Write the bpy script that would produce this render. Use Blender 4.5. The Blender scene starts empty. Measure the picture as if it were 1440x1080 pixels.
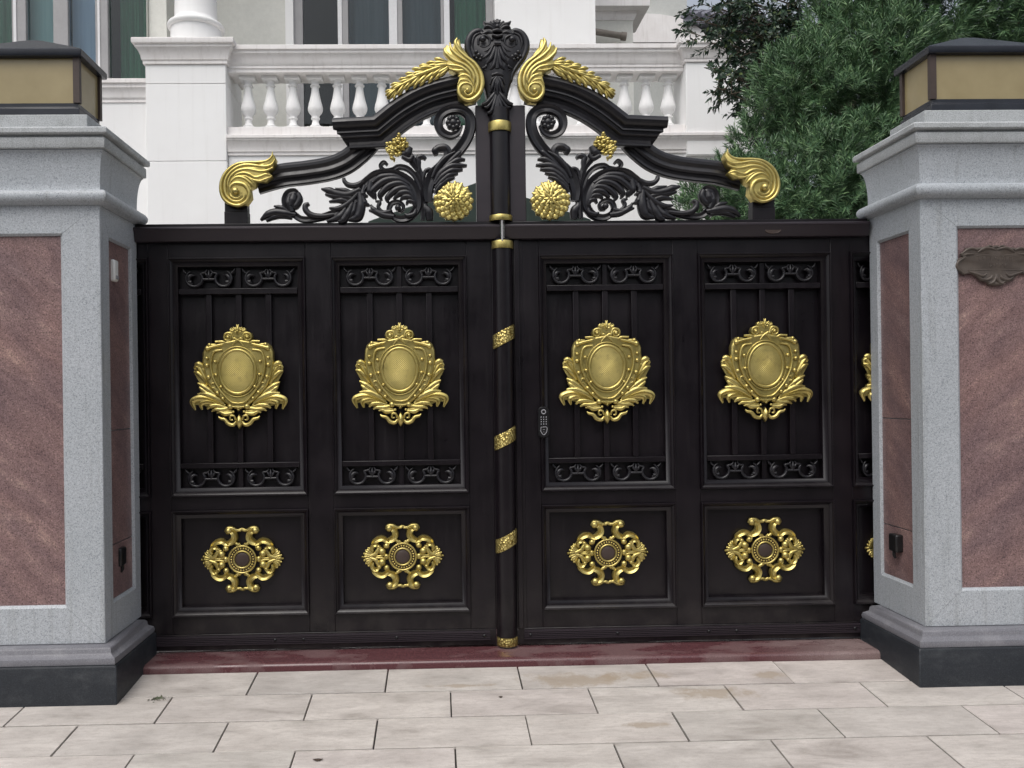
import bpy, math, random
import numpy as np
from mathutils import Vector, Matrix

C = bpy.context.scene.collection
SC = bpy.context.scene
rnd = random.Random(7)
R = math.radians

# ------------------------------------------------------------------ camera
F_PX, PC_X, PC_Y, ROLL, YAW = 1183., 644., 555., .0132, .0245
CAM = np.array([-.345, -4.19, 1.293])
fw = np.array([math.sin(YAW), math.cos(YAW), 0]); _r0 = np.array([math.cos(YAW), -math.sin(YAW), 0]); _u0 = np.array([0, 0, 1.])
_c, _s = math.cos(ROLL), math.sin(ROLL)
rt = _c*_r0 - _s*_u0; up = _s*_r0 + _c*_u0
cd = bpy.data.cameras.new('camera'); cam = bpy.data.objects.new('camera', cd); C.objects.link(cam)
cd.sensor_width = 36; cd.sensor_fit = 'HORIZONTAL'; cd.lens = F_PX/1440*36
cd.shift_x = (720-PC_X)/1440; cd.shift_y = (PC_Y-540)/1440
cd.clip_start = .05; cd.clip_end = 600
cam.matrix_world = Matrix(((rt[0], up[0], -fw[0], CAM[0]), (rt[1], up[1], -fw[1], CAM[1]), (rt[2], up[2], -fw[2], CAM[2]), (0, 0, 0, 1)))
SC.camera = cam

# ------------------------------------------------------------------ light
SUN_EL, SUN_AZ = R(58), R(205)          # azimuth clockwise from +Y: behind the camera, a little to its left
w = bpy.data.worlds.new('World'); SC.world = w; w.use_nodes = True
nt = w.node_tree; nt.nodes.clear()
sky = nt.nodes.new('ShaderNodeTexSky'); sky.sky_type = 'NISHITA'; sky.sun_disc = False
sky.sun_elevation = SUN_EL; sky.sun_rotation = SUN_AZ; sky.air_density = 1.0; sky.dust_density = 4.0; sky.ozone_density = 1.0
hsv = nt.nodes.new('ShaderNodeHueSaturation'); hsv.inputs['Saturation'].default_value = .36
bg = nt.nodes.new('ShaderNodeBackground'); bg.inputs['Strength'].default_value = .11
wo = nt.nodes.new('ShaderNodeOutputWorld')
nt.links.new(sky.outputs[0], hsv.inputs['Color']); nt.links.new(hsv.outputs[0], bg.inputs['Color']); nt.links.new(bg.outputs[0], wo.inputs['Surface'])
sl = bpy.data.lights.new('sun', 'SUN'); sl.energy = .8; sl.angle = R(45); sl.color = (1, .97, .93)
so = bpy.data.objects.new('sun', sl); C.objects.link(so)
sd = Vector((math.sin(SUN_AZ)*math.cos(SUN_EL), math.cos(SUN_AZ)*math.cos(SUN_EL), math.sin(SUN_EL)))
so.rotation_euler = sd.to_track_quat('Z', 'Y').to_euler(); so.location = (0, -6, 12)
SC.view_settings.view_transform = 'Standard'; SC.view_settings.look = 'None'
SC.view_settings.exposure = 0.65; SC.view_settings.gamma = 1; SC.view_settings.use_curve_mapping = False


def at(px, py, Y=0.):
    """the point of the upright plane y = Y that shows at this pixel of the 1440 x 1080 photograph: returns (x, z)"""
    d = fw + rt*(px-PC_X)/F_PX - up*(py-PC_Y)/F_PX
    p = CAM + d*((Y-CAM[1])/d[1])
    return float(p[0]), float(p[2])

SLOPE = .08
def gz(y): return SLOPE*(y+.2)
def ground(px, py):
    d = fw + rt*(px-PC_X)/F_PX - up*(py-PC_Y)/F_PX
    t = (SLOPE*(CAM[1]+.2)-CAM[2])/(d[2]-SLOPE*d[1]); p = CAM+t*d
    return float(p[0]), float(p[1])

# ------------------------------------------------------------------ materials
class NM:
    """small node-material helper"""
    def __init__(s, name, rough=.5, metal=0., spec=.5, base=(.5, .5, .5)):
        s.m = bpy.data.materials.new(name); s.m.use_nodes = True; s.t = s.m.node_tree
        s.b = s.t.nodes['Principled BSDF']
        s.b.inputs['Roughness'].default_value = rough; s.b.inputs['Metallic'].default_value = metal
        s.b.inputs['Specular IOR Level'].default_value = spec; s.b.inputs['Base Color'].default_value = (*base, 1)
        s.co = None
    def n(s, t, **kw):
        nd = s.t.nodes.new(t)
        for k, v in kw.items():
            if k in nd.inputs: nd.inputs[k].default_value = v
            else: setattr(nd, k, v)
        return nd
    def l(s, a, b): s.t.links.new(a, b)
    def pos(s, scale=(1, 1, 1), rot=(0, 0, 0), world=True):
        g = s.n('ShaderNodeNewGeometry') if world else s.n('ShaderNodeTexCoord')
        mp = s.n('ShaderNodeMapping'); mp.inputs['Scale'].default_value = scale; mp.inputs['Rotation'].default_value = rot
        s.l(g.outputs['Position' if world else 'Object'], mp.inputs['Vector']); return mp.outputs[0]
    def noise(s, scale, detail=4, rough=.55, v=None, dist=0.):
        nd = s.n('ShaderNodeTexNoise'); nd.inputs['Scale'].default_value = scale; nd.inputs['Detail'].default_value = detail
        nd.inputs['Roughness'].default_value = rough; nd.inputs['Distortion'].default_value = dist
        s.l(v if v is not None else s.pos(), nd.inputs['Vector']); return nd.outputs['Fac']
    def ramp(s, fac, *stops, interp='LINEAR'):
        r = s.n('ShaderNodeValToRGB'); e = r.color_ramp.elements; r.color_ramp.interpolation = interp
        while len(e) < len(stops): e.new(.5)
        for k, (p, c) in enumerate(stops):
            e[k].position = p; e[k].color = (*c, 1) if not isinstance(c, (int, float)) else (c, c, c, 1)
        s.l(fac, r.inputs['Fac']); return r.outputs['Color']
    def mix(s, a, b, fac, mode='MIX'):
        m = s.n('ShaderNodeMix'); m.data_type = 'RGBA'; m.blend_type = mode
        for sock, v in ((m.inputs[0], fac), (m.inputs[6], a), (m.inputs[7], b)):
            if isinstance(v, (int, float)): sock.default_value = v
            elif isinstance(v, tuple): sock.default_value = (*v, 1)
            else: s.l(v, sock)
        return m.outputs[2]
    def math(s, op, a, b=0., clamp=False):
        m = s.n('ShaderNodeMath'); m.operation = op; m.use_clamp = clamp
        for sock, v in ((m.inputs[0], a), (m.inputs[1], b)):
            if isinstance(v, (int, float)): sock.default_value = v
            else: s.l(v, sock)
        return m.outputs[0]
    def color(s, c): s.l(c, s.b.inputs['Base Color']); return s
    def roughness(s, c): s.l(c, s.b.inputs['Roughness']); return s
    def bump(s, h, strength=.2, dist=.002):
        b = s.n('ShaderNodeBump'); b.inputs['Strength'].default_value = strength; b.inputs['Distance'].default_value = dist
        s.l(h, b.inputs['Height']); s.l(b.outputs[0], s.b.inputs['Normal']); return s

def m_paint():
    a = NM('gate_black_paint', .36, 0, .42)
    n1 = a.noise(5, 4); n2 = a.noise(70, 3); dr = a.noise(4, 5, .65, v=a.pos((11, 11, .8))); du = a.noise(9, 6, .7)
    c = a.ramp(n1, (.3, (.0042, .0028, .0044)), (.7, (.0076, .0050, .0074)))
    c = a.mix(c, (.030, .026, .026), a.math('MULTIPLY', a.ramp(dr, (.54, 0.), (.76, 1.)), .14))
    g = a.n('ShaderNodeNewGeometry'); se = a.n('ShaderNodeSeparateXYZ'); a.l(g.outputs['Position'], se.inputs[0])
    low = a.math('MULTIPLY', a.math('SUBTRACT', 1., a.math('MULTIPLY', se.outputs[2], 2.4), True), a.ramp(du, (.42, 0.), (.7, 1.)))
    c = a.mix(c, (.07, .062, .056), a.math('MULTIPLY', low, .42))
    a.color(c)
    a.roughness(a.ramp(a.math('ADD', a.math('ADD', a.math('MULTIPLY', n1, .45), a.math('MULTIPLY', n2, .25)), a.math('MULTIPLY', dr, .3)), (.3, .24), (.7, .44)))
    a.bump(a.math('ADD', a.math('MULTIPLY', n2, .3), a.noise(2.5, 2)), .06, .006); return a.m
def m_paint_rail():
    a = NM('gate_rail_paint', .4, .0, .5)
    n1 = a.noise(3, 4, v=a.pos((.4, 1, 3)))
    a.color(a.ramp(n1, (.3, (.018, .0135, .018)), (.7, (.027, .020, .026))))
    a.roughness(a.ramp(n1, (.3, .34), (.7, .5))); return a.m
def m_cast():
    a = NM('cast_black_metal', .38, .0, .5)
    n1 = a.noise(40, 4)
    a.color(a.ramp(n1, (.3, (.007, .0068, .0092)), (.7, (.014, .013, .0165))))
    a.roughness(a.ramp(a.noise(12, 4), (.3, .3), (.7, .48))).bump(n1, .15, .002); return a.m
def m_gold():
    a = NM('gold_paint', .40, .92, .5)
    n1 = a.noise(9, 5); n2 = a.noise(160, 3)
    c = a.ramp(n1, (.3, (.50, .41, .13)), (.7, (.64, .53, .20))); c = a.mix(c, (.20, .135, .05), a.math('MULTIPLY', a.ramp(a.noise(34, 6, .7), (.52, 0.), (.74, 1.)), .55)); a.color(c)
    a.roughness(a.ramp(n2, (.3, .32), (.7, .46))).bump(n2, .14, .001); return a.m
def m_gold_hammered():
    a = NM('hammered_gold', .34, .85, .5)
    v = a.n('ShaderNodeTexVoronoi'); v.inputs['Scale'].default_value = 95; a.l(a.pos(), v.inputs['Vector'])
    a.color(a.ramp(v.outputs['Distance'], (.1, (.74, .62, .24)), (.75, (.32, .24, .07)))).bump(v.outputs['Distance'], .9, .006); return a.m
def m_granite():
    a = NM('grey_granite', .45, 0, .4)
    sp = a.noise(230, 3, .7); sp2 = a.noise(95, 4, .7); lo = a.noise(2.2, 4)
    c = a.ramp(sp, (.33, (.19, .205, .225)), (.44, (.405, .43, .46)), (.58, (.475, .50, .53)), (.7, (.60, .62, .645)))
    c = a.mix(c, a.ramp(sp2, (.32, .62), (.5, 1.)), .6, 'MULTIPLY')
    c = a.mix(c, a.ramp(lo, (.3, (.84, .86, .86)), (.7, (1., 1., 1.))), .8, 'MULTIPLY')
    dr = a.noise(3, 5, .65, v=a.pos((9, 9, .5)))
    c = a.mix(c, (.16, .165, .15), a.math('MULTIPLY', a.ramp(dr, (.54, 0.), (.74, 1.)), .42))
    a.color(c).bump(sp, .12, .001); return a.m
def m_granite_weathered():
    a = NM('weathered_granite', .6, 0, .3)
    sp = a.noise(210, 3, .7); lo = a.noise(7, 6, .7); dr = a.noise(3, 5, .65, v=a.pos((14, 14, 1.)))
    c = a.ramp(sp, (.33, (.25, .26, .27)), (.5, (.425, .445, .455)), (.7, (.55, .565, .57)))
    c = a.mix(c, (.10, .105, .09), a.math('MULTIPLY', a.ramp(lo, (.48, 0.), (.75, 1.)), .45))
    c = a.mix(c, (.09, .095, .09), a.math('MULTIPLY', a.ramp(dr, (.55, 0.), (.75, 1.)), .3))
    a.color(c).bump(sp, .15, .001); return a.m
def m_plinth():
    a = NM('dark_granite', .42, 0, .4)
    sp = a.noise(260, 3, .7); lo = a.noise(4, 5, .65)
    c = a.ramp(sp, (.35, (.012, .014, .018)), (.6, (.024, .028, .034)), (.75, (.06, .065, .07)))
    dust = a.ramp(a.noise(6, 6, .7, v=a.pos((1, 1, 2))), (.5, 0.), (.85, 1.))
    c = a.mix(c, (.12, .125, .13), a.math('MULTIPLY', dust, .38))
    a.color(c); a.roughness(a.ramp(lo, (.3, .35), (.7, .6))); return a.m
def m_plinth_mould():
    a = NM('slate_granite', .5, 0, .4)
    sp = a.noise(240, 3, .7)
    c = a.ramp(sp, (.35, (.12, .12, .135)), (.6, (.18, .18, .20)), (.75, (.27, .27, .29)))
    c = a.mix(c, (.30, .30, .31), a.math('MULTIPLY', a.ramp(a.noise(9, 6, .7), (.5, 0.), (.8, 1.)), .5))
    a.color(c); return a.m
def m_pink(sgn):
    a = NM('pink_granite', .33, 0, .4)
    g = a.n('ShaderNodeNewGeometry'); se = a.n('ShaderNodeSeparateXYZ'); a.l(g.outputs['Position'], se.inputs[0])
    ux = a.math('ADD', se.outputs[0], se.outputs[1]); ca, sa = math.cos(R(40)), math.sin(R(40))*sgn
    al = a.math('SUBTRACT', a.math('MULTIPLY', ux, ca), a.math('MULTIPLY', se.outputs[2], sa)); ac = a.math('ADD', a.math('MULTIPLY', ux, sa), a.math('MULTIPLY', se.outputs[2], ca))
    def vec(f1, f2):
        cb = a.n('ShaderNodeCombineXYZ'); a.l(a.math('MULTIPLY', al, f1), cb.inputs[0]); a.l(a.math('MULTIPLY', ac, f2), cb.inputs[2]); a.l(se.outputs[1], cb.inputs[1]); return cb.outputs[0]
    v = vec(4.0, 12.)
    ve = a.noise(1.3, 9, .70, v=v, dist=.25); sp = a.noise(150, 4, .8); sp2 = a.noise(55, 4, .7); big = a.noise(2.4, 4, .5, v=vec(.8, 2.6))
    c = a.ramp(ve, (.26, (.155, .106, .108)), (.45, (.220, .150, .148)), (.58, (.26, .180, .174)), (.66, (.33, .235, .215)), (.78, (.52, .40, .345)))
    c = a.mix(c, a.ramp(sp, (.37, .30), (.46, .92), (.58, 1.12), (.67, 1.9)), 1., 'MULTIPLY')
    c = a.mix(c, a.ramp(sp2, (.35, .72), (.6, 1.1)), .6, 'MULTIPLY')
    c = a.mix(c, a.ramp(big, (.35, (.78, .76, .80)), (.65, (1.1, 1.0, .95))), .8, 'MULTIPLY')
    a.color(c).bump(sp, .06, .0008); return a.m
STAINS = [(812, 955, .30, .075), (650, 964, .155, .022), (905, 1020, .115, .03), (890, 950, .25, .05), (1080, 950, .10, .05), (1000, 975, .2, .06)]
def m_tile():
    a = NM('beige_paving_stone', .55, 0, .35)
    oi = a.n('ShaderNodeObjectInfo')
    sh = a.n('ShaderNodeCombineXYZ'); a.l(a.math('MULTIPLY', oi.outputs['Random'], 40.), sh.inputs[0]); a.l(a.math('MULTIPLY', oi.outputs['Random'], 17.), sh.inputs[1])
    ad = a.n('ShaderNodeVectorMath'); ad.operation = 'ADD'; a.l(a.pos((1, 2.6, 1)), ad.inputs[0]); a.l(sh.outputs[0], ad.inputs[1])
    n1 = a.noise(3.5, 6, .6, v=ad.outputs[0], dist=.4); n2 = a.noise(26, 5, .65, v=ad.outputs[0]); n3 = a.noise(240, 2)
    c = a.ramp(n1, (.28, (.335, .31, .285)), (.42, (.48, .45, .425)), (.6, (.575, .542, .512)), (.75, (.655, .62, .59)))
    c = a.mix(c, a.ramp(oi.outputs['Random'], (0., (.83, .825, .82)), (.35, (1., .985, .965)), (.7, (.96, .925, .925)), (1., (.90, .90, .88))), 1., 'MULTIPLY')
    c = a.mix(c, (.33, .29, .26), a.math('MULTIPLY', a.ramp(n2, (.48, 0.), (.75, 1.)), .55))
    c = a.mix(c, a.ramp(n3, (.35, .85), (.6, 1.05)), .5, 'MULTIPLY')
    st_ = a.noise(4., 5, .65, v=a.pos((1.2, 26, 1))); c = a.mix(c, (.36, .325, .30), a.math('MULTIPLY', a.ramp(st_, (.52, 0.), (.72, 1.)), .45))
    g = a.n('ShaderNodeNewGeometry'); sep = a.n('ShaderNodeSeparateXYZ'); a.l(g.outputs['Position'], sep.inputs[0])
    wob = a.math('MULTIPLY', a.math('SUBTRACT', a.noise(11, 6, .7), .5), 3.2)
    for (px, py, rx, ry) in STAINS:
        x, y = ground(px, py)
        dx = a.math('DIVIDE', a.math('SUBTRACT', sep.outputs[0], x), rx); dy = a.math('DIVIDE', a.math('SUBTRACT', sep.outputs[1], y), ry)
        r = a.math('ADD', a.math('SQRT', a.math('ADD', a.math('MULTIPLY', dx, dx), a.math('MULTIPLY', dy, dy))), wob)
        c = a.mix(c, (.33, .265, .195), a.math('MULTIPLY', a.ramp(r, (.5, 1.), (1., 0.)), .62))
    a.color(c).bump(n2, .12, .002); a.roughness(a.ramp(n1, (.3, .42), (.7, .62))); return a.m
def m_slab():
    a = NM('red_threshold_stone', .35, 0, .5)
    sp = a.noise(220, 3, .7); lo = a.noise(3.2, 5, .6, v=a.pos((1, 2.5, 1)))
    g = a.n('ShaderNodeNewGeometry'); sep = a.n('ShaderNodeSeparateXYZ'); a.l(g.outputs['Position'], sep.inputs[0])
    c = a.ramp(sp, (.35, (.060, .022, .025)), (.55, (.105, .040, .045)), (.72, (.18, .09, .09)))
    ends = a.math('ABSOLUTE', a.math('ADD', sep.outputs[0], a.math('MULTIPLY', lo, .5)))
    dry = a.ramp(ends, (.60, 0.), (1., 1.))                       # 0..1 metres mapped by the next node
    e2 = a.math('SUBTRACT', ends, 1.45, True); dry = a.ramp(e2, (.0, 0.), (.35, 1.))
    patch = a.ramp(a.noise(2.1, 5, .6, v=a.pos((1.2, 3, 1))), (.50, 0.), (.58, 1.))
    dustc = a.ramp(sp, (.35, (.15, .10, .10)), (.65, (.27, .21, .20)))
    c = a.mix(c, dustc, a.math('MULTIPLY', dry, .85)); c = a.mix(c, dustc, a.math('MULTIPLY', patch, .28))
    a.color(c); a.roughness(a.ramp(patch, (0., .22), (1., .6))); return a.m
def m_plain(name, c0, c1, rough=.6, sc=3., bump=.05, spec=.4):
    a = NM(name, rough, 0, spec)
    n1 = a.noise(sc, 5, .6); n2 = a.noise(sc*14, 4, .6)
    c = a.ramp(n1, (.3, c0), (.7, c1)); c = a.mix(c, a.ramp(n2, (.3, .94), (.7, 1.03)), 1., 'MULTIPLY')
    a.color(c).bump(n2, bump, .003); return a.m
def m_white():
    a = NM('white_wall_paint', .65, 0, .3)
    lo = a.noise(1.3, 5, .6); st = a.noise(2., 5, .65, v=a.pos((7, 7, .35)))
    c = a.ramp(lo, (.3, (.80, .795, .79)), (.7, (.85, .85, .845)))
    c = a.mix(c, (.55, .53, .50), a.math('MULTIPLY', a.ramp(st, (.55, 0.), (.8, 1.)), .25))
    a.color(c); a.bump(a.noise(60, 4), .05, .003); return a.m
def m_trim():
    a = NM('pale_stone_trim', .6, 0, .3)
    lo = a.noise(4., 6, .65); st = a.noise(2.4, 5, .65, v=a.pos((8, 8, .6)))
    c = a.ramp(lo, (.3, (.74, .71, .695)), (.7, (.83, .81, .80)))
    c = a.mix(c, (.36, .32, .29), a.math('MULTIPLY', a.ramp(st, (.52, 0.), (.8, 1.)), .35))
    a.color(c); return a.m
def m_glass():
    a = NM('window_glass'); t = a.t; t.nodes.remove(a.b)
    fr = a.n('ShaderNodeFresnel'); fr.inputs['IOR'].default_value = 1.42
    gl = a.n('ShaderNodeBsdfGlossy'); gl.inputs['Roughness'].default_value = .02
    tr = a.n('ShaderNodeBsdfTransparent'); tr.inputs['Color'].default_value = (.86, .90, .90, 1)
    mx = a.n('ShaderNodeMixShader'); a.l(fr.outputs[0], mx.inputs[0]); a.l(tr.outputs[0], mx.inputs[1]); a.l(gl.outputs[0], mx.inputs[2])
    a.l(mx.outputs[0], t.nodes['Material Output'].inputs['Surface']); return a.m
def m_leaf(name, cols, rough=.42):
    a = NM(name, rough, 0, .35)
    g = a.n('ShaderNodeNewGeometry')
    c = a.ramp(g.outputs['Random Per Island'], *cols); a.color(c)
    a.b.inputs['Transmission Weight'].default_value = 0
    return a.m
def m_cloth(name, c0, c1):
    a = NM(name, .8, 0, .2); a.color(a.ramp(a.noise(3, 3, v=a.pos((9, 9, .3))), (.3, c0), (.7, c1))); return a.m
def m_amber():
    a = NM('amber_lamp_glass', .30, 0, .45)
    n = a.noise(5, 4, .6); c = a.ramp(n, (.3, (.27, .215, .105)), (.7, (.34, .275, .145))); a.color(c)
    a.b.inputs['Coat Weight'].default_value = .15; return a.m

M = dict(paint=m_paint(), rail=m_paint_rail(), cast=m_cast(), gold=m_gold(), hammer=m_gold_hammered(), granite=m_granite(), weath=m_granite_weathered(),
         plinth=m_plinth(), pmould=m_plinth_mould(), pinkL=m_pink(1), pinkR=m_pink(-1), tile=m_tile(), slab=m_slab(), white=m_white(), trim=m_trim(),
         glass=m_glass(), amber=m_amber(),
         grout=m_plain('dark_grout', (.028, .026, .024), (.07, .063, .058), .9, 20), asphalt=m_plain('asphalt', (.045, .045, .045), (.06, .06, .06), .85, 8),
         drive=m_plain('driveway_concrete', (.42, .41, .385), (.50, .49, .465), .8, 2),
         cream=m_plain('cream_plaster', (.64, .64, .595), (.70, .70, .655), .7, 1.5), grey=m_plain('grey_window_frame', (.30, .295, .30), (.34, .335, .34), .4, 4),
         wframe=m_plain('white_window_frame', (.66, .66, .67), (.72, .72, .73), .4, 4), dark=m_plain('dark_interior', (.02, .02, .022), (.035, .034, .034), .9, 2),
         lampblack=m_plain('lamp_black_metal', (.012, .014, .02), (.022, .025, .034), .26, 8), brown=m_plain('dark_bronze', (.045, .03, .026), (.07, .05, .042), .5, 8),
         curtain=m_cloth('green_curtain', (.06, .20, .115), (.10, .30, .175)), sheer=m_cloth('grey_blue_curtain', (.10, .13, .155), (.14, .17, .20)),
         teal=m_cloth('teal_curtain', (.36, .60, .62), (.44, .68, .68)), sky_pane=m_cloth('sky_reflection_blue', (.45, .60, .84), (.52, .68, .90)),  # the blue is sky reflected in a pane, put into the cloth colour
         whiteplastic=m_plain('white_plastic', (.72, .72, .70), (.76, .76, .74), .4, 5), blackplastic=m_plain('black_plastic', (.008, .008, .009), (.014, .014, .015), .3, 9),
         steel=m_plain('brushed_steel', (.35, .35, .36), (.45, .45, .46), .35, 9), bronze=m_plain('bronze_plaque', (.055, .043, .036), (.10, .08, .066), .45, 14, .2),
         keys=m_plain('pale_key_print', (.28, .28, .30), (.34, .34, .36), .5, 9), canopy=m_plain('dark_green_metal', (.012, .024, .018), (.02, .034, .026), .35, 5),
         rooftile=m_plain('grey_roof_tile', (.13, .13, .16), (.20, .20, .24), .6, 9), neighbour=m_plain('weathered_plaster', (.42, .43, .41), (.50, .51, .49), .8, 2),
         pipe=m_plain('dull_pipe', (.16, .14, .12), (.24, .21, .18), .6, 6), bark=m_plain('bark', (.06, .045, .032), (.11, .085, .06), .9, 12, .4),
         podo=m_leaf('narrow_leaf_green', [(0., (.045, .092, .048)), (.45, (.082, .160, .075)), (.8, (.135, .235, .108)), (1., (.21, .32, .15))]),
         olive=m_leaf('small_leaf_green', [(0., (.020, .040, .026)), (.5, (.032, .060, .038)), (.9, (.05, .085, .05)), (1., (.12, .16, .05))], .38),
         weedleaf=m_leaf('weed_green', [(0., (.08, .10, .06)), (1., (.16, .17, .11))]), deadleaf=m_plain('dry_leaf', (.03, .022, .016), (.06, .04, .03), .8, 9),
         soil=m_plain('garden_soil', (.06, .05, .04), (.09, .075, .06), .95, 6))

# ------------------------------------------------------------------ mesh building
WLOC = {}                                   # world position of every object that has children
class MB:
    def __init__(s): s.v = []; s.f = []; s.mi = []
    def add(s, vs, fs, flip=False):
        o = len(s.v); s.v.extend(vs)
        for f in fs: s.f.append([o+i for i in (reversed(f) if flip else f)])
    def box(s, x0, x1, y0, y1, z0, z1):
        s.add([(x0, y0, z0), (x1, y0, z0), (x1, y1, z0), (x0, y1, z0), (x0, y0, z1), (x1, y0, z1), (x1, y1, z1), (x0, y1, z1)],
              [(0, 3, 2, 1), (4, 5, 6, 7), (0, 1, 5, 4), (1, 2, 6, 5), (2, 3, 7, 6), (3, 0, 4, 7)]); return s
    def grid(s, rows, closed_u=False, closed_v=False, flip=False):
        """rows: list of equally long point lists"""
        n, m = len(rows), len(rows[0]); fs = []
        for i in range(n if closed_v else n-1):
            for j in range(m if closed_u else m-1):
                a, b = i*m+j, i*m+(j+1) % m; c, d = ((i+1) % n)*m+(j+1) % m, ((i+1) % n)*m+j
                fs.append((a, b, c, d))
        s.add([p for r in rows for p in r], fs, flip); return s
    def loft_rect(s, cx, cy, hx, hy, prof, cap=True):
        """a rectangular body whose profile (overhang, z) runs round all four sides"""
        rows = [[(cx-hx-o, cy-hy-o, z), (cx+hx+o, cy-hy-o, z), (cx+hx+o, cy+hy+o, z), (cx-hx-o, cy+hy+o, z)] for o, z in prof]
        s.grid(rows, True)
        if cap:
            s.add(rows[0], [(3, 2, 1, 0)]); s.add(rows[-1], [(0, 1, 2, 3)])
        return s
    def lathe(s, cx, cy, prof, n=20):
        rows = [[(cx+r*math.cos(2*math.pi*k/n), cy+r*math.sin(2*math.pi*k/n), z) for k in range(n)] for r, z in prof]
        s.grid(rows, True); s.add(rows[0], [tuple(reversed(range(n)))]); s.add(rows[-1], [tuple(range(n))]); return s
    def extrude_x(s, x0, x1, prof):
        """closed (y, z) profile drawn out along x"""
        n = len(prof); a = [(x0, y, z) for y, z in prof]; b = [(x1, y, z) for y, z in prof]
        s.add(a+b, [(i, (i+1) % n, n+(i+1) % n, n+i) for i in range(n)]+[tuple(reversed(range(n))), tuple(range(n, 2*n))]); return s
    def extrude_z(s, z0, z1, prof):
        n = len(prof); a = [(x, y, z0) for x, y in prof]; b = [(x, y, z1) for x, y in prof]
        s.add(a+b, [(i, (i+1) % n, n+(i+1) % n, n+i) for i in range(n)]+[tuple(reversed(range(n))), tuple(range(n, 2*n))]); return s
    def extrude_y(s, y0, y1, prof):
        n = len(prof); a = [(x, y0, z) for x, z in prof]; b = [(x, y1, z) for x, z in prof]
        s.add(a+b, [(i, (i+1) % n, n+(i+1) % n, n+i) for i in range(n)]+[tuple(reversed(range(n))), tuple(range(n, 2*n))]); return s
    def frame(s, x0, x1, z0, z1, prof, side=None):
        """picture-frame moulding: profile of (inset, y); side picks one mitred stretch (0 bottom 1 right 2 top 3 left)"""
        rows = []
        for i, y in prof: rows.append([(x0+i, y, z0+i), (x1-i, y, z0+i), (x1-i, y, z1-i), (x0+i, y, z1-i)])
        if side is None: s.grid(rows, True)
        else:
            a, b = side, (side+1) % 4
            s.grid([[r[a], r[b]] for r in rows])
        return s
    def tube(s, pts, rads, n=7):
        pts = [Vector(p) for p in pts]; rows = []; prev = None
        for i, p in enumerate(pts):
            t = (pts[min(i+1, len(pts)-1)]-pts[max(i-1, 0)]).normalized()
            a = prev if prev is not None else (Vector((0, 0, 1)) if abs(t.z) < .9 else Vector((1, 0, 0)))
            u = (a - t*a.dot(t)).normalized(); v = t.cross(u); prev = u; r = rads[i]
            rows.append([tuple(p+u*r*math.cos(2*math.pi*k/n)+v*r*math.sin(2*math.pi*k/n)) for k in range(n)])
        s.grid(rows, True); s.add(rows[0], [tuple(reversed(range(n)))]); s.add(rows[-1], [tuple(range(n))]); return s
    # --- cast ornament: everything below lies on the upright plane y = Y and swells towards the viewer (-y)
    def stroke(s, pts, wid, Y, h=.5, back=.0, kind='round', n=None, closed=False):
        """a tapering moulded ribbon: pts (x, z), wid full widths per point, h height as a share of the width"""
        P, W = spline(pts, wid, n or max(10, len(pts)*5)); N = len(P); rows = []
        T = np.gradient(P, axis=0); T /= np.maximum(np.linalg.norm(T, axis=1), 1e-9)[:, None]; Nn = np.stack([-T[:, 1], T[:, 0]], 1)
        if kind == 'round': sec = [(-1, 0), (-.92, .38), (-.72, .69), (-.4, .92), (0, 1), (.4, .92), (.72, .69), (.92, .38), (1, 0)]
        elif kind == 'groove': sec = [(-1, 0), (-.95, .6), (-.75, 1.), (-.5, .8), (-.15, .35), (.15, .35), (.5, .8), (.75, 1.), (.95, .6), (1, 0)]
        elif kind == 'ridge': sec = [(-1, 0), (-.9, .42), (-.5, .5), (-.15, .78), (0, 1), (.15, .78), (.5, .5), (.9, .42), (1, 0)]
        else: sec = [(-1, 0), (-.97, .8), (-.85, 1), (.85, 1), (.97, .8), (1, 0)]
        if back: sec = sec + [(.9, -1e3), (-.9, -1e3)]
        for i in range(N):
            hw = W[i]/2; row = []
            for a, b in sec:
                q = P[i]+Nn[i]*a*hw
                y = Y+back if b < -1 else Y - b*h*W[i]
                row.append((q[0], y, q[1]))
            rows.append(row)
        s.grid(rows, bool(back)); m = len(sec)
        s.add(rows[0], [tuple(reversed(range(m)))]); s.add(rows[-1], [tuple(range(m))]); return s
    def ball(s, x, z, r, Y, h=1., back=0., n=12):
        rows = [[(x+r*c*math.cos(2*math.pi*k/n), Y-h*r*sn, z+r*c*math.sin(2*math.pi*k/n)) for k in range(n)] for c, sn in ((1, 0), (.92, .38), (.71, .71), (.38, .92), (.02, 1))]
        if back: rows = [[(p[0], Y+back, p[2]) for p in rows[0]]]+rows
        s.grid(rows, True); s.add(rows[-1], [tuple(range(n))]); s.add(rows[0], [tuple(reversed(range(n)))]); return s
    def ring(s, x, z, R0, w, Y, h=.5, n=36, ry=1.):
        sec = [(-1, 0), (-.8, .6), (-.3, .95), (.3, .95), (.8, .6), (1, 0)]; rows = []
        for k in range(n):
            a = 2*math.pi*k/n
            rows.append([(x+(R0+q*w/2)*math.cos(a), Y-b*h*w, z+(R0*ry+q*w/2)*math.sin(a)) for q, b in sec])
        s.grid(rows, False, True); return s
    def plate(s, outline, Y, levels, back=.0):
        """a domed plate: levels = (scale towards the centroid, height)"""
        c = np.mean(np.array(outline), axis=0); rows = []
        if back: rows.append([(p[0], Y+back, p[1]) for p in outline])
        for sc, hh in levels: rows.append([(c[0]+(p[0]-c[0])*sc, Y-hh, c[1]+(p[1]-c[1])*sc) for p in outline])
        s.grid(rows, True); s.add(rows[-1], [tuple(range(len(outline)))])
        if back: s.add(rows[0], [tuple(reversed(range(len(outline))))])
        return s
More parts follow.
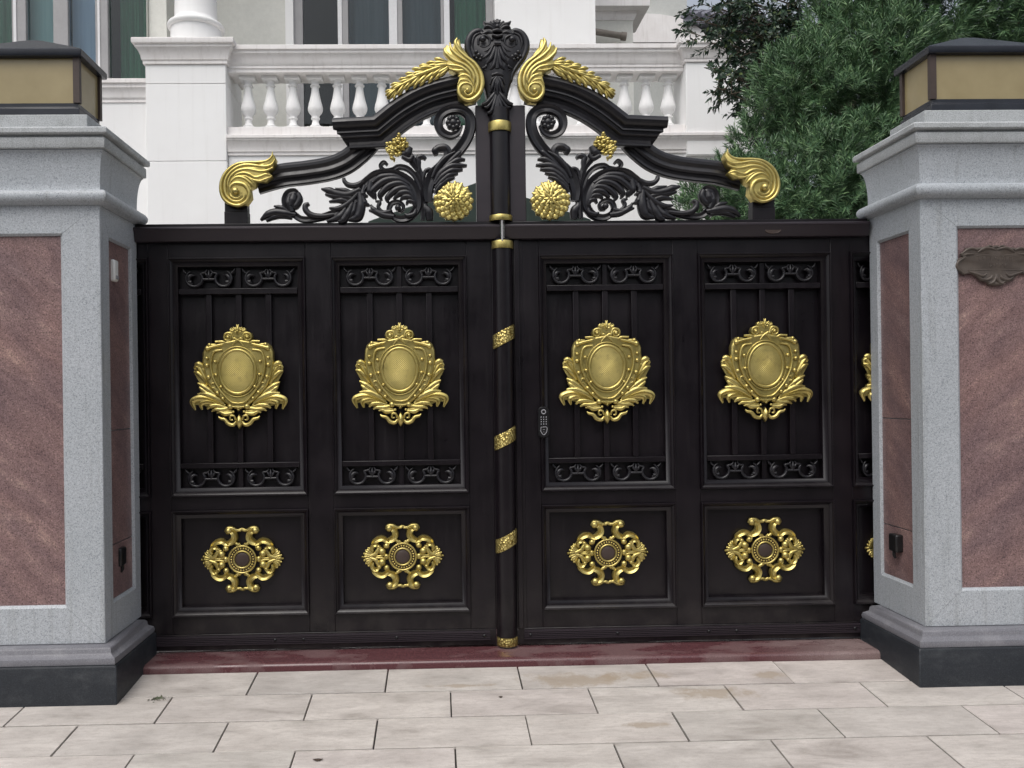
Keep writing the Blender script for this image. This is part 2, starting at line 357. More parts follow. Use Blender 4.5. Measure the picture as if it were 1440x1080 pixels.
    def sweep(s, path, prof, Y, slant=None):
        """moulding along a (x, z) path; prof = (offset to the left of the path, height towards the viewer); mitred corners"""
        P = np.array(path); N = len(P); rows = []
        seg = P[1:]-P[:-1]; seg /= np.linalg.norm(seg, axis=1)[:, None]; nr = np.stack([-seg[:, 1], seg[:, 0]], 1)
        for i in range(N):
            if i == 0: q = nr[0]
            elif i == N-1:
                rows.append([(P[i][0]+nr[-1][0]*o-seg[-1][0]*(slant(o) if slant else 0), Y-hh, P[i][1]+nr[-1][1]*o-seg[-1][1]*(slant(o) if slant else 0)) for o, hh in prof]); continue
            else:
                q = nr[i-1]+nr[i]; q = q/np.linalg.norm(q); q = q/max(.35, q@nr[i])
            rows.append([(P[i][0]+q[0]*o, Y-hh, P[i][1]+q[1]*o) for o, hh in prof])
        s.grid(rows, True); m = len(prof); s.add(rows[0], [tuple(reversed(range(m)))]); s.add(rows[-1], [tuple(range(m))]); return s
    def mirrored(s, xc):
        """adds the mirror image about x = xc"""
        n = len(s.v); v = [(2*xc-x, y, z) for x, y, z in s.v]; f = [list(reversed(q)) for q in s.f]; s.add(v, f); return s
    def flip_x(s, xc):
        s.v = [(2*xc-x, y, z) for x, y, z in s.v]; s.f = [list(reversed(q)) for q in s.f]; return s
    def mesh(s, name, mat, off=(0, 0, 0), angle=38, smooth=True):
        me = bpy.data.meshes.new(name)
        me.from_pydata([(x-off[0], y-off[1], z-off[2]) for x, y, z in s.v], [], s.f)
        me.materials.append(mat)
        if smooth:
            me.polygons.foreach_set('use_smooth', [True]*len(me.polygons)); me.set_sharp_from_angle(angle=R(angle))
        me.update(); return me
    def build(s, name, mat, parent=None, bevel=0., **kw):
        base = WLOC.get(parent, Vector((0, 0, 0))) if parent else Vector((0, 0, 0))
        me = s.mesh(name, mat, base, **kw); o = link(name, me, parent); WLOC[o] = base.copy()
        if bevel: add_bevel(o, bevel)
        return o

def add_bevel(o, wd):
    b = o.modifiers.new('bevel', 'BEVEL'); b.width = wd; b.segments = 2; b.limit_method = 'ANGLE'; b.angle_limit = R(40)
def link(name, me, parent=None, loc=(0, 0, 0)):
    o = bpy.data.objects.new(name, me); C.objects.link(o); o.location = loc
    if parent: o.parent = parent
    return o
def spline(pts, wid, n):
    P = np.array(pts, float); W = np.array(wid if hasattr(wid, '__len__') else [wid]*len(P), float)
    if len(W) != len(P): W = np.interp(np.linspace(0, 1, len(P)), np.linspace(0, 1, len(W)), W)
    Q = np.vstack([2*P[0]-P[1], P, 2*P[-1]-P[-2]]); out = []; ww = []; k = len(P)-1
    for u in np.linspace(0, k-1e-6, n):
        i = int(u); t = u-i; p0, p1, p2, p3 = Q[i], Q[i+1], Q[i+2], Q[i+3]
        out.append(.5*((2*p1)+(-p0+p2)*t+(2*p0-5*p1+4*p2-p3)*t*t+(-p0+3*p1-3*p2+p3)*t**3)); ww.append(W[i]*(1-t)+W[i+1]*t)
    return np.array(out), np.array(ww)
def tag(o, label=None, cat=None, group=None, kind=None):
    for k, v in (('label', label), ('category', cat), ('group', group), ('kind', kind)):
        if v: o[k] = v
    return o
def thing(name, label, cat, loc, group=None):
    o = link(name, None); o.location = loc; o.empty_display_size = .1; WLOC[o] = Vector(loc); return tag(o, label, cat, group)
def inst(name, me, parent, wpos, bevel=0.):
    """one more object on shared mesh data, standing at a world position under its parent"""
    b = WLOC[parent]; o = link(name, me, parent, (wpos[0]-b[0], wpos[1]-b[1], wpos[2]-b[2])); WLOC[o] = Vector(wpos)
    if bevel: add_bevel(o, bevel)
    return o

# ================================================================== SETTING
def sheet(name, x0, x1, y0, y1, zf, mat, nx=1, ny=1):
    b = MB(); rows = [[(x0+(x1-x0)*i/nx, y, zf(y)) for i in range(nx+1)] for y in [y0+(y1-y0)*j/ny for j in range(ny+1)]]
    b.grid(rows); return tag(b.build(name, mat, smooth=False), kind='structure')
sheet('ground', -300, 300, -4.0, 300, lambda y: -.02 if y > 0 else gz(y)-.06, M['soil'], 1, 76)
sheet('driveway', -8, 8, .37, 5.0, lambda y: .02, M['drive'])  # unseen paving, widened and lightened to bounce light onto the house
sheet('road', -300, 300, -300, -3.9, lambda y: gz(-3.9)-.16, M['asphalt'])
bb = MB(); rows = [[(-9, -3.9, gz(-3.9)-.012), (9, -3.9, gz(-3.9)-.012)], [(-9, .3, gz(.3)-.05), (9, .3, gz(.3)-.05)]]
rows = [[(x, y, gz(y)-.012) for x in (-9, 9)] for y in (-3.9, -.19)]
bb.grid(rows); bb.add([(-9, -3.9, gz(-3.9)-.012), (9, -3.9, gz(-3.9)-.012), (9, -3.9, gz(-3.9)-.2), (-9, -3.9, gz(-3.9)-.2)], [(0, 1, 2, 3)])
pave = tag(bb.build('pavement', M['grout'], smooth=False), kind='structure')
# paving stones in running bond, each its own object
TL, TW, ROWH = .605, .2435, .2505
tm = MB().box(0, TL, -TW, 0, -.03, 0).mesh('paving_tile', M['tile'], smooth=False)
row_x0 = [.020, -.300, .005, -.290]
ang = math.atan(SLOPE)
for r in range(12):
    y1 = -.207-ROWH*r
    off = row_x0[r] if r < 4 else (.01 if r % 2 == 0 else -.295)
    for k in range(-7, 8):
        x = off+k*(TL+.0065)
        if x > 4.1 or x+TL < -4.4: continue
        o = link('paving_tile', tm, pave, (x+rnd.uniform(-.0015, .0015), y1+rnd.uniform(-.0015, .0015), gz(y1)+rnd.uniform(-.0012, .0012)))
        o.rotation_euler = (ang+rnd.uniform(-.002, .002), rnd.uniform(-.0015, .0015), rnd.uniform(-.0015, .0015)); add_bevel(o, .0022)
# threshold stone under the gate
b = MB().extrude_x(-1.80, 1.80, [(-.2, -.06), (-.2, .018), (-.196, .027), (-.187, .0335), (-.175, .035), (.36, .035), (.36, -.06)])
tag(b.build('threshold', M['slab']), kind='structure')

# ================================================================== PILLARS
FY, BY = -.455, -.006; PCY = (FY+BY)/2; HY = (BY-FY)/2
def pillar(sx, label, pink):
    cx = sx*2.20+(.022 if sx < 0 else 0.); HX = .36; t = thing('gate_pillar', label, 'pillar', (cx, PCY, 0), 'granite gate pillars')
    MB().loft_rect(cx, PCY-.037, HX, HY-.037, [(.074, -.25), (.074, .135), (.070, .142), (.062, .145)]).build('plinth', M['plinth'], t, bevel=.004)
    MB().loft_rect(cx, PCY-.033, HX, HY-.033, [(.064, .146), (.066, .158), (.062, .172), (.050, .180), (.043, .184), (.040, .19), (.038, .204), (.030, .214), (.012, .219)]).build('plinth_moulding', M['pmould'], t)
    core = .024
    MB().loft_rect(cx, PCY, HX-core, HY-core, [(0, .2), (0, 2.17)]).build('shaft', M['granite'], t)
    x0, x1 = cx-HX, cx+HX; z0, z1 = .22, 2.155
    def frame_set(to_world, u0, u1, wl, wr, wb, wt):
        # four mitred frame stones round one face; u runs across the face, v up, depth d inwards
        def stone(quad_out, quad_in):
            (a, bq), (c, d) = quad_out, quad_in
            m = MB(); rows = []
            def q(p, i): return to_world(p[0], p[1], i)
            def lerp(p, r, s_): return (p[0]+(r[0]-p[0])*s_, p[1]+(r[1]-p[1])*s_)
            lo = [(0., core+.002), (0., .003), (.015, 0.), (.93, 0.), (1., .010), (1., core+.002)]
            for s_, dd in lo: rows.append([q(lerp(a, c, s_), dd), q(lerp(bq, d, s_), dd)])
            m.grid(rows)
            m.add([r[0] for r in rows], [tuple(range(len(rows)))]); m.add([r[1] for r in rows], [tuple(reversed(range(len(rows))))])
            m.build('frame_stone', M['granite'], t)
        g = .0007
        O = [(u0, z0), (u1, z0), (u1, z1), (u0, z1)]; I = [(u0+wl, z0+wb), (u1-wr, z0+wb), (u1-wr, z1-wt), (u0+wl, z1-wt)]
        sh = [((g, 0), (-g, 0)), ((0, g), (0, -g)), ((-g, 0), (g, 0)), ((0, -g), (0, g))]
        for k in range(4):
            j = (k+1) % 4; e = sh[k]
            A = (O[k][0]+e[0][0], O[k][1]+e[0][1]); Bq = (O[j][0]+e[1][0], O[j][1]+e[1][1])
            Cc = (I[k][0]+e[0][0], I[k][1]+e[0][1]); D = (I[j][0]+e[1][0], I[j][1]+e[1][1])
            stone((A, Bq), (Cc, D))
        return I
    I = frame_set(lambda u, v, d: (u, FY+d, v), x0, x1, .175, .175, .17, .14)
    MB().box(I[0][0]-.004, I[1][0]+.004, FY+.016, FY+.03, I[0][1]-.004, I[2][1]+.004).build('granite_panel', pink, t)
    # inner side face
    xf = cx-sx*HX
    I = frame_set(lambda u, v, d: (xf+sx*d, u, v), FY+core+.0032, BY, .075, .075, .165, .14)
    zs = [I[0][1]-.003, .629, 1.15, I[2][1]+.003]
    for k in range(3):
        MB().box(min(xf+sx*.014, xf+sx*.03), max(xf+sx*.014, xf+sx*.03), I[0][0]-.003, I[1][0]+.003, zs[k]+.0025, zs[k+1]-.0025).build('side_panel', pink, t, bevel=.0015)
    # cornice
    def pr(*p): return list(p)
    tor = [(.0, 2.148), (.012, 2.15)] + [(.014+.030*math.cos(a), 2.182+.030*math.sin(a)) for a in np.linspace(-math.pi/2, math.pi/2, 9)] + [(.005, 2.2135)]
    MB().loft_rect(cx, PCY, HX, HY, tor).build('torus_moulding', M['granite'], t)
    cove = [(.004, 2.213)] + [(.003+.026*(1-math.cos(a)), 2.216+.166*math.sin(a)) for a in np.linspace(0, math.pi/2, 9)] + [(.027, 2.386)]
    MB().loft_rect(cx, PCY, HX, HY, cove).build('cove_moulding', M['granite'], t)
    MB().loft_rect(cx, PCY, HX, HY, [(.026, 2.387), (.037, 2.388), (.040, 2.392), (.040, 2.434), (.035, 2.436)]).build('fascia', M['weath'], t, bevel=.002)
    MB().loft_rect(cx, PCY, HX, HY, [(.030, 2.4365), (.030, 2.447), (.050, 2.448), (.054, 2.453), (.054, 2.472), (.048, 2.478), (.005, 2.486)]).build('cap_stone', M['weath'], t, bevel=.002)
    lx = cx+(.01 if sx > 0 else -.02)
    MB().box(lx-.30, lx+.30, PCY-.15, PCY+.15, 2.48, 2.572).build('lamp_base', M['weath'], t, bevel=.004)
    # lamp standing on the pillar
    lt = thing('pillar_lamp', 'low black lantern with amber glass on the %s pillar, %s' % (('left', 'beside the grey framed window') if sx < 0 else ('right', 'against the dense green tree')), 'lamp', (lx, PCY, 2.573), 'lamps on the gate pillars')
    hx, hy = .245, .118; zb = 2.573
    MB().loft_rect(lx, PCY, hx, hy, [(.012, zb), (.012, zb+.034), (.004, zb+.04), (.004, zb+.058)]).build('base_rail', M['lampblack'], lt, bevel=.002)
    for ex in (-1, 1):
        for ey in (-1, 1):
            MB().box(lx+ex*hx-.014, lx+ex*hx+.014, PCY+ey*hy-.012, PCY+ey*hy+.012, zb+.058, zb+.262).build('corner_post', M['brown'], lt)
    for (a0, a1, c0, c1) in ((lx-hx+.015, lx+hx-.015, PCY-hy-.002, PCY-hy+.004), (lx-hx+.015, lx+hx-.015, PCY+hy-.004, PCY+hy+.002), (lx-hx-.002, lx-hx+.004, PCY-hy+.013, PCY+hy-.013), (lx+hx-.004, lx+hx+.002, PCY-hy+.013, PCY+hy-.013)):
        MB().box(a0, a1, c0, c1, zb+.059, zb+.261).build('amber_pane', M['amber'], lt)
    MB().loft_rect(lx, PCY, hx, hy, [(.012, zb+.262), (.03, zb+.264), (.032, zb+.270), (.032, zb+.292), (.028, zb+.297)]).build('eave', M['lampblack'], lt, bevel=.002)
    r = MB(); z = zb+.298
    rows = [[(lx-hx-.026, PCY-hy-.026, z), (lx+hx+.026, PCY-hy-.026, z), (lx+hx+.026, PCY+hy+.026, z), (lx-hx-.026, PCY+hy+.026, z)],
            [(lx-.05, PCY-.02, z+.085), (lx+.05, PCY-.02, z+.085), (lx+.05, PCY+.02, z+.085), (lx-.05, PCY+.02, z+.085)],
            [(lx-.02, PCY-.01, z+.092), (lx+.02, PCY-.01, z+.092), (lx+.02, PCY+.01, z+.092), (lx-.02, PCY+.01, z+.092)]]
    r.grid(rows, True); r.add(rows[2], [(0, 1, 2, 3)]); r.build('roof', M['lampblack'], lt, smooth=False)
    return t
pillar(-1, 'grey granite gate pillar with pink granite panels and a white sensor on its side, left of the gate', M['pinkL'])
pillar(1, 'grey granite gate pillar with a bronze nameplate on its pink panel, right of the gate', M['pinkR'])
# boundary wall running on beyond each pillar
for sx, lb in ((-1, 'plain rendered boundary wall running on from the left gate pillar'), (1, 'plain rendered boundary wall running on from the right gate pillar')):
    b = MB(); b.box(min(sx*2.57, sx*7.5), max(sx*2.57, sx*7.5), -.33, -.13, -.3, 1.9)
    o = b.build('boundary_wall', M['granite'], bevel=.006); tag(o, lb, 'wall')
    cp = MB().box(min(sx*2.57, sx*7.5), max(sx*2.57, sx*7.5), -.37, -.09, 1.902, 1.96); cp.build('coping', M['weath'], o, bevel=.006)

# ================================================================== GATE
XC = -.012
LEAFL = thing('gate_leaf', 'left leaf of the black and gold gate, without the keypad', 'gate', (XC-1.15, 0, .045), 'leaves of the black double gate')
LEAFR = thing('gate_leaf', 'right leaf of the black and gold gate, with the keypad and the central column', 'gate', (XC+1.15, 0, .045), 'leaves of the black double gate')
PX = 1/282.
def zc(ox, oy, s, Y=-.03):
    """points read off an enlargement of the photograph (origin ox, oy; s times enlarged) -> the gate plane"""
    return lambda *pts: [at(ox+a/s, oy+b_/s, Y) for a, b_ in pts]

# --- shared ornament meshes, in the coordinates of their own centre
def local(cx, cz, s):
    return lambda *pts: [((a-cx)/s*PX, (cz-b_)/s*PX) for a, b_ in pts]
def crest_meshes():
    L = local(455, 560, 6); u = PX/6
    half = [(455, 238), (405, 250), (330, 262), (300, 292), (262, 275), (215, 272), (180, 300), (160, 350), (157, 420), (166, 500), (186, 575), (220, 650), (275, 712), (330, 765), (385, 808), (455, 838)]
    full = half + [(910-a, b_) for a, b_ in reversed(half[1:-1])]
    sh = MB(); sh.plate(L(*full), 0, [(1, .004), (.985, .016), (.94, .0205), (.90, .0195), (.84, .0175), (.55, .0205), (.02, .0215)], back=.012)
    m = MB()
    def st(pts, wv, Y=-.012, h=.42, kind='round'): m.stroke(L(*pts), [q*u for q in (wv if hasattr(wv, '__len__') else [wv]*len(pts))], Y, h, kind=kind)
    def bl(a, b_, r, Y=-.016): p = L((a, b_))[0]; m.ball(p[0], p[1], r*u, Y, .9)
    # raised border inside the shield
    st([(330, 330), (262, 345), (238, 400), (232, 480), (250, 560), (292, 645), (350, 720), (400, 768), (455, 780)], [18, 22, 22, 22, 22, 22, 22, 20, 16], -.0225, .7)
    st([(330, 285), (262, 300), (205, 318)], [22, 26, 34], -.019, .6); bl(205, 318, 24, -.019); bl(222, 288, 17, -.019)
    st([(270, 262), (330, 262), (360, 275)], [18, 22, 12], -.019)
    st([(408, 300), (430, 270), (452, 250)], [12, 16, 20], -.021)
    for a, b_, r in ((200, 460, 18), (212, 560, 18), (285, 690, 18), (330, 738, 16), (268, 430, 14), (275, 540, 14), (315, 640, 14), (200, 400, 14)): bl(a, b_, r, -.023)
    st([(275, 640), (262, 610), (238, 612), (236, 640), (258, 648)], [12, 14, 14, 12, 8], -.023)
    st([(262, 520), (252, 570), (268, 600)], [8, 12, 8], -.023)
    # volutes and crown at the top
    sp = [(375+(44-4.2*k)*math.cos(math.pi*(.1-.42*k)), 225+(44-4.2*k)*math.sin(math.pi*(.1-.42*k))) for k in range(9)]
    st([(455, 250), (430, 235)]+sp, [16, 20, 22, 22, 20, 18, 16, 15, 14, 12, 12], -.014, .5); bl(375, 225, 16, -.018)
    sh.plate(L(*[(455+sx_*a, 225+b_) for sx_, a, b_ in [(-1, 118, 30), (-1, 128, 0), (-1, 112, -34), (-1, 70, -50), (-1, 66, -75), (-1, 20, -85), (1, 20, -85), (1, 66, -75), (1, 70, -50), (1, 112, -34), (1, 128, 0), (1, 118, 30)]]), 0, [(1, .002), (.95, .011), (.5, .014)], back=.01)
    st([(455, 190), (425, 178), (395, 165), (405, 148)], [16, 20, 20, 12], -.011); st([(452, 175), (430, 155), (418, 140)], [14, 16, 10], -.011)
    st([(455, 200), (455, 155), (447, 118)], [26, 28, 8], -.012, .5); bl(455, 178, 12, -.02); bl(425, 165, 9, -.018)
    # side leaves
    LV = [([(200, 620), (168, 560), (140, 508), (110, 470), (85, 486)], [30, 38, 42, 40, 18]), ([(170, 500), (150, 462), (122, 446), (95, 455)], [16, 36, 42, 26]),
          ([(190, 600), (150, 550), (115, 520), (82, 512)], [20, 38, 34, 12]), ([(186, 560), (165, 500), (150, 470)], [18, 28, 22]),
          ([(270, 720), (210, 668), (160, 632), (112, 606)], [24, 42, 40, 12]), ([(250, 720), (190, 690), (150, 660), (128, 640)], [20, 38, 36, 20]),
          ([(330, 780), (270, 735), (190, 700), (112, 700)], [24, 48, 48, 16]), ([(330, 790), (250, 750), (170, 728), (100, 738), (70, 765), (92, 832)], [22, 46, 50, 46, 44, 12]),
          ([(340, 800), (260, 770), (190, 760), (140, 780), (148, 830)], [22, 40, 44, 40, 12]), ([(350, 815), (280, 795), (220, 800), (190, 825)], [22, 36, 36, 14]),
          ([(380, 815), (320, 830), (260, 828), (225, 845)], [30, 36, 28, 10]), ([(400, 860), (340, 868), (300, 850), (270, 858)], [26, 34, 26, 10]),
          ([(250, 800), (262, 775), (240, 760)], [12, 18, 10]), ([(395, 845), (330, 850), (290, 830), (230, 790)], [20, 24, 22, 12])]
    for p, wv in LV: st(p, [q*1.18 for q in wv], -.004, .5, 'ridge' if len(p) > 4 else 'round')
    # foot scrolls
    st([(430, 930), (405, 960), (365, 950), (335, 915), (300, 905), (282, 888)], [18, 34, 38, 32, 26, 10], -.004, .5)
    st([(425, 920), (415, 885), (385, 885), (385, 915), (405, 918)], [14, 18, 18, 16, 10], -.010, .5)
    bl(385, 806, 26, -.012); bl(410, 850, 12, -.012); bl(455, 832, 13, -.016)
    st([(400, 806), (455, 812)], [14, 14], -.018)
    m.mirrored(0.)
    c = MB(); c.plate(L((455, 868), (432, 905), (424, 950), (455, 998), (486, 950), (478, 905)), 0, [(1, .003), (.8, .014), (.05, .022)], back=.01); m.add(c.v, c.f)
    bk = L((300, 800), (215, 640), (165, 470), (150, 448), (112, 442), (84, 475), (84, 522), (135, 580), (112, 606), (124, 642), (150, 665), (112, 696), (110, 724), (74, 756), (84, 790), (140, 788), (200, 812), (262, 845), (330, 882), (400, 868))
    k = MB(); k.plate(bk, .004, [(1, .001), (.97, .006), (.5, .007)], back=.008); k.mirrored(0.); m.add(k.v, k.f)
    # oval: raised rim and quilted boss
    ox, oz = L((453, 515))[0]; rim = MB(); rim.ring(ox, oz, 148*u, 26*u, -.023, .55, 48, 182/148)
    rim.ring(ox, oz, 174*u, 9*u, -.0215, .6, 48, 210/174)
    bs = MB(); nr, na = 56, 192; rows = []
    for i in range(nr+1):
        rr = 1-i/nr*.995; row = []
        for k in range(na):
            a = 2*math.pi*k/na; x = rr*138*u*math.cos(a); z = rr*174*u*math.sin(a)
            q = (math.sin((x+z)*330)*math.sin((x-z)*330))**2; row.append((ox+x, -.025-.0022*(1-rr*rr)-(.0024*q)*(1 if rr < .97 else 0), oz+z))
        rows.append(row)
    bs.grid(rows, True); bs.add(rows[-1], [tuple(range(na))])
    return [(n_, b_.mesh(n_, M['gold'], angle=60)) for n_, b_ in (('crest_shield', sh), ('leaf_scrolls', m), ('oval_rim', rim), ('quilted_boss', bs))]
def rosette_meshes():
    S = 9.; u = PX/S
    m = MB()
    def P(*pts): return [(a*u, b_*u) for a, b_ in pts]
    def st(pts, wv, Y=-.002, h=.5, kind='round'): m.stroke(P(*pts), [q*u*1.28 for q in (wv if hasattr(wv, '__len__') else [wv]*len(pts))], Y, h, kind=kind, back=.004)
    def bl(a, b_, r, Y=-.004): m.ball(a*u, b_*u, r*u*1.15, Y, .9, back=.004)
    bl(-168, 362, 40); bl(-160, 378, 30)
    st([(-205, 350), (-180, 392), (-120, 392), (-60, 366), (0, 392)], [30, 44, 46, 34, 18]); st([(-60, 372), (-25, 366), (0, 384)], [30, 26, 20], -.004)
    st([(-150, 360), (-105, 335), (-92, 275), (-130, 225), (-190, 205), (-250, 222)], [44, 66, 74, 70, 54, 20], kind='groove')
    st([(-80, 350), (-72, 280), (-95, 220), (-150, 195)], [18, 34, 34, 14], -.006)
    bl(-205, 140, 34); st([(-205, 140), (-195, 185), (-245, 232), (-310, 225), (-365, 185), (-385, 138)], [50, 54, 60, 62, 52, 20], kind='groove')
    st([(-300, 122), (-330, 155), (-372, 150), (-390, 110), (-375, 70)], [36, 46, 48, 44, 20], -.004, kind='groove'); bl(-300, 128, 24)
    bl(-262, 68, 42); st([(-262, 100), (-300, 105), (-322, 75), (-345, 40), (-420, 10)], [34, 40, 46, 46, 30], -.002); st([(-236, 60), (-236, 28), (-280, 12), (-340, 10)], [22, 26, 26, 16], -.004)
    for (tx, tz), w0 in (((-515, 0), 34), ((-492, 42), 32), ((-470, 82), 32), ((-440, 112), 32), ((-408, 128), 26)):
        st([(-340, 12 if tz else 0), (-400, tz*.42), ((tx-400)/2-20, tz*.75), (tx, tz)], [18, w0, w0*1.05, 14], 0., .5); bl(tx+4, tz, 13, -.001)
    bl(-208, 8, 28); st([(-190, 4), (-240, 4)], [20, 24], 0)
    st([(-40, 178), (-70, 200), (-98, 222)], [34, 36, 26], -.006); st([(-20, 175), (-40, 198), (-62, 190)], [20, 22, 16], -.004)
    v, f = list(m.v), list(m.f); m.add([(x, y, -z) for x, y, z in v], [list(reversed(q)) for q in f]); m.mirrored(0.)
    rg = MB(); rg.ring(0, 0, 170*u, 26*u, -.007, .6, 40); rg.ring(0, 0, 106*u, 26*u, -.008, .7, 36)
    for k in range(26): a = 2*math.pi*k/26; rg.ball(138*u*math.cos(a), 138*u*math.sin(a), 14*u, -.005, 1.2, n=8)
    ds = MB(); ds.plate([(176*u*math.cos(2*math.pi*k/36), 176*u*math.sin(2*math.pi*k/36)) for k in range(36)], 0, [(1, .0), (.99, .005), (.6, .0052)], back=.005); ds.ball(0, 0, 96*u, -.0054, .22, n=28)  # brown disc puts recess shade behind the beads; centre boss is dark
    return [('scroll_border', m.mesh('scroll_border', M['gold'], angle=60)), ('beaded_ring', rg.mesh('beaded_ring', M['gold'], angle=60)), ('dark_boss_shade_disc', ds.mesh('dark_boss_shade_disc', M['brown'], angle=60))]
def strip_mesh():
    b = MB(); u = PX/7.58; c = (410, 260)
    def P(*pts): return [((a-c[0])*u, (c[1]-b_)*u) for a, b_ in pts]
    def st(pts, wv, Y=0., h=.6): b.stroke(P(*pts), [q*u for q in (wv if hasattr(wv, '__len__') else [wv]*len(pts))], Y, h, back=.006)
    def arc(cx_, cz_, r, a0, a1, n): return [(cx_+r*math.cos(R(a0+(a1-a0)*k/n)), cz_-r*math.sin(R(a0+(a1-a0)*k/n))) for k in range(n+1)]
    st(arc(258, 252, 84, 118, 395, 12)+[(372, 190), (392, 160)], [14, 22, 28, 32, 34, 36, 36, 36, 36, 34, 32, 30, 28, 26, 14])
    st(arc(240, 262, 44, 60, 270, 7), [12, 30, 44, 50, 48, 40, 28, 12]); bt = arc(215, 285, 1, 0, 1, 1); st([(200, 290), (228, 292)], [44, 44])
    st([(175, 200), (150, 175), (140, 150)], [26, 22, 10])
    st([(410, 250), (385, 215), (370, 178)], [20, 30, 14]); st([(350, 262), (410, 262)], [30, 30])
    b.mirrored(0.)
    st([(410, 270), (410, 215), (410, 165)], [26, 40, 14]); 
    return b.mesh('scroll_ornament', M['cast'], angle=60)
CREST, ROSE, STRIP = crest_meshes(), rosette_meshes(), strip_mesh()

MOULD = [(0, .006), (0, -.013), (.002, -.0165), (.006, -.0165), (.009, -.013), (.0095, -.008), (.011, -.007), (.021, .003), (.0215, .0045), (.024, .005), (.037, .018), (.041, .020), (.041, .056)]
def leaf(L, sx):
    X = lambda a: XC+sx*a
    def bx(a0, a1, y0, y1, z0, z1, b=None):
        b = b or MB(); b.box(min(X(a0), X(a1)), max(X(a0), X(a1)), y0, y1, z0, z1); return b
    edges = [(.180, .854), (.980, 1.654), (1.752, (2.43 if sx < 0 else 2.325))]           # outer moulding of the three bays
    for a0, a1 in ((.055, .180), (.854, .980), (1.654, 1.752), (2.43 if sx < 0 else 2.325, 2.50)): bx(a0, a1, 0, .06, .125, 2.07).build('stile', M['paint'], L, bevel=.002)
    for a0, a1 in edges:
        for z0, z1 in ((.125, .213), (.737, .805), (1.985, 2.07)): bx(a0+.0005, a1-.0005, .001, .058, z0, z1).build('rail', M['paint'], L, bevel=.0015)
        xa, xb = sorted((X(a0), X(a1))); cx = (xa+xb)/2; hw = (xb-xa)/2-.043
        up_ = bx(a0, a1, .056, .066, .80, 1.99).build('upper_panel', M['paint'], L)
        MB().frame(xa, xb, .805, 1.985, MOULD).build('panel_moulding', M['paint'], up_)
        for z0, z1 in ((.943, .968), (1.808, 1.836)): MB().box(cx-hw, cx+hw, .018, .05, z0, z1).build('cross_rail', M['paint'], up_, bevel=.002)
        n = 3 if hw > .26 else 2
        for k in range(n):
            q = cx+(k-(n-1)/2)*.148; MB().box(q-.014, q+.014, .026, .050, .9685, 1.8075).build('bar', M['paint'], up_, bevel=.002)
        for zz, fl in ((1.889, 1), (.893, 1)):
            MB().box(cx-.011, cx+.011, .03, .05, zz-.05, zz+.05).build('divider', M['paint'], up_)
            for e in (-1, 1):
                o = inst('scroll_ornament', STRIP, up_, (cx+e*hw*.5, .034, zz-.004)); o.scale = (hw/.29, 1, 1.02)
        lp = bx(a0, a1, .050, .062, .20, .75).build('lower_panel', M['paint'], L)
        MB().frame(xa, xb, .213, .737, [(i, min(y, .0505)) for i, y in MOULD]).build('panel_moulding', M['paint'], lp)
        # gold castings
        cr = inst('crest_medallion', CREST[0][1], L, (cx, .012, 1.394))
        for nm, me in CREST[1:]: inst(nm, me, cr, (cx, .012, 1.394))
        ro = inst('rosette_medallion', ROSE[0][1], L, (cx, .040, .485))
        for nm, me in ROSE[1:]: inst(nm, me, ro, (cx, .040, .485))
    # top rail with its lip, and the ribbed kick plate
    b = MB(); b.extrude_x(min(X(.012), X(1.836)), max(X(.012), X(1.836)), [(.075, 2.062), (-.030, 2.062), (-.034, 2.066), (-.046, 2.112), (-.052, 2.118), (-.052, 2.127), (-.047, 2.131), (.075, 2.131)])
    tr = b.build('top_rail', M['rail'], L, bevel=.0015)
    bx(.012, 1.836, -.022, .06, 2.1315, 2.150).build('rail_cap', M['paint'], L, bevel=.002)
    MB().box(min(X(.055), X(2.49)), max(X(.055), X(2.49)), -.004, .06, .046, .1245).build('bottom_rail', M['paint'], L, bevel=.002)
    kp = MB(); prof = [(-.0045, .070)]
    for k in range(5): z = .072+.0088*k; prof += [(-.014, z), (-.014, z+.0056), (-.0085, z+.0062), (-.0085, z+.0084)]
    prof += [(-.0045, .1165)]; kp.extrude_x(min(X(.085), X(1.83)), max(X(.085), X(1.83)), prof); kp.build('kick_plate', M['rail'], L)
    for q in (.115, .55, 1.01, 1.15, 1.75):
        MB().stroke([(X(q)-.0005, .093), (X(q)+.0005, .093)], [.0165, .0165], -.0142, .35).build('bolt', M['paint'], L) if False else MB().ball(X(q), .093, .0085, -.0142, .6, n=10).build('bolt', M['blackplastic'], L)
    pediment(L, sx)

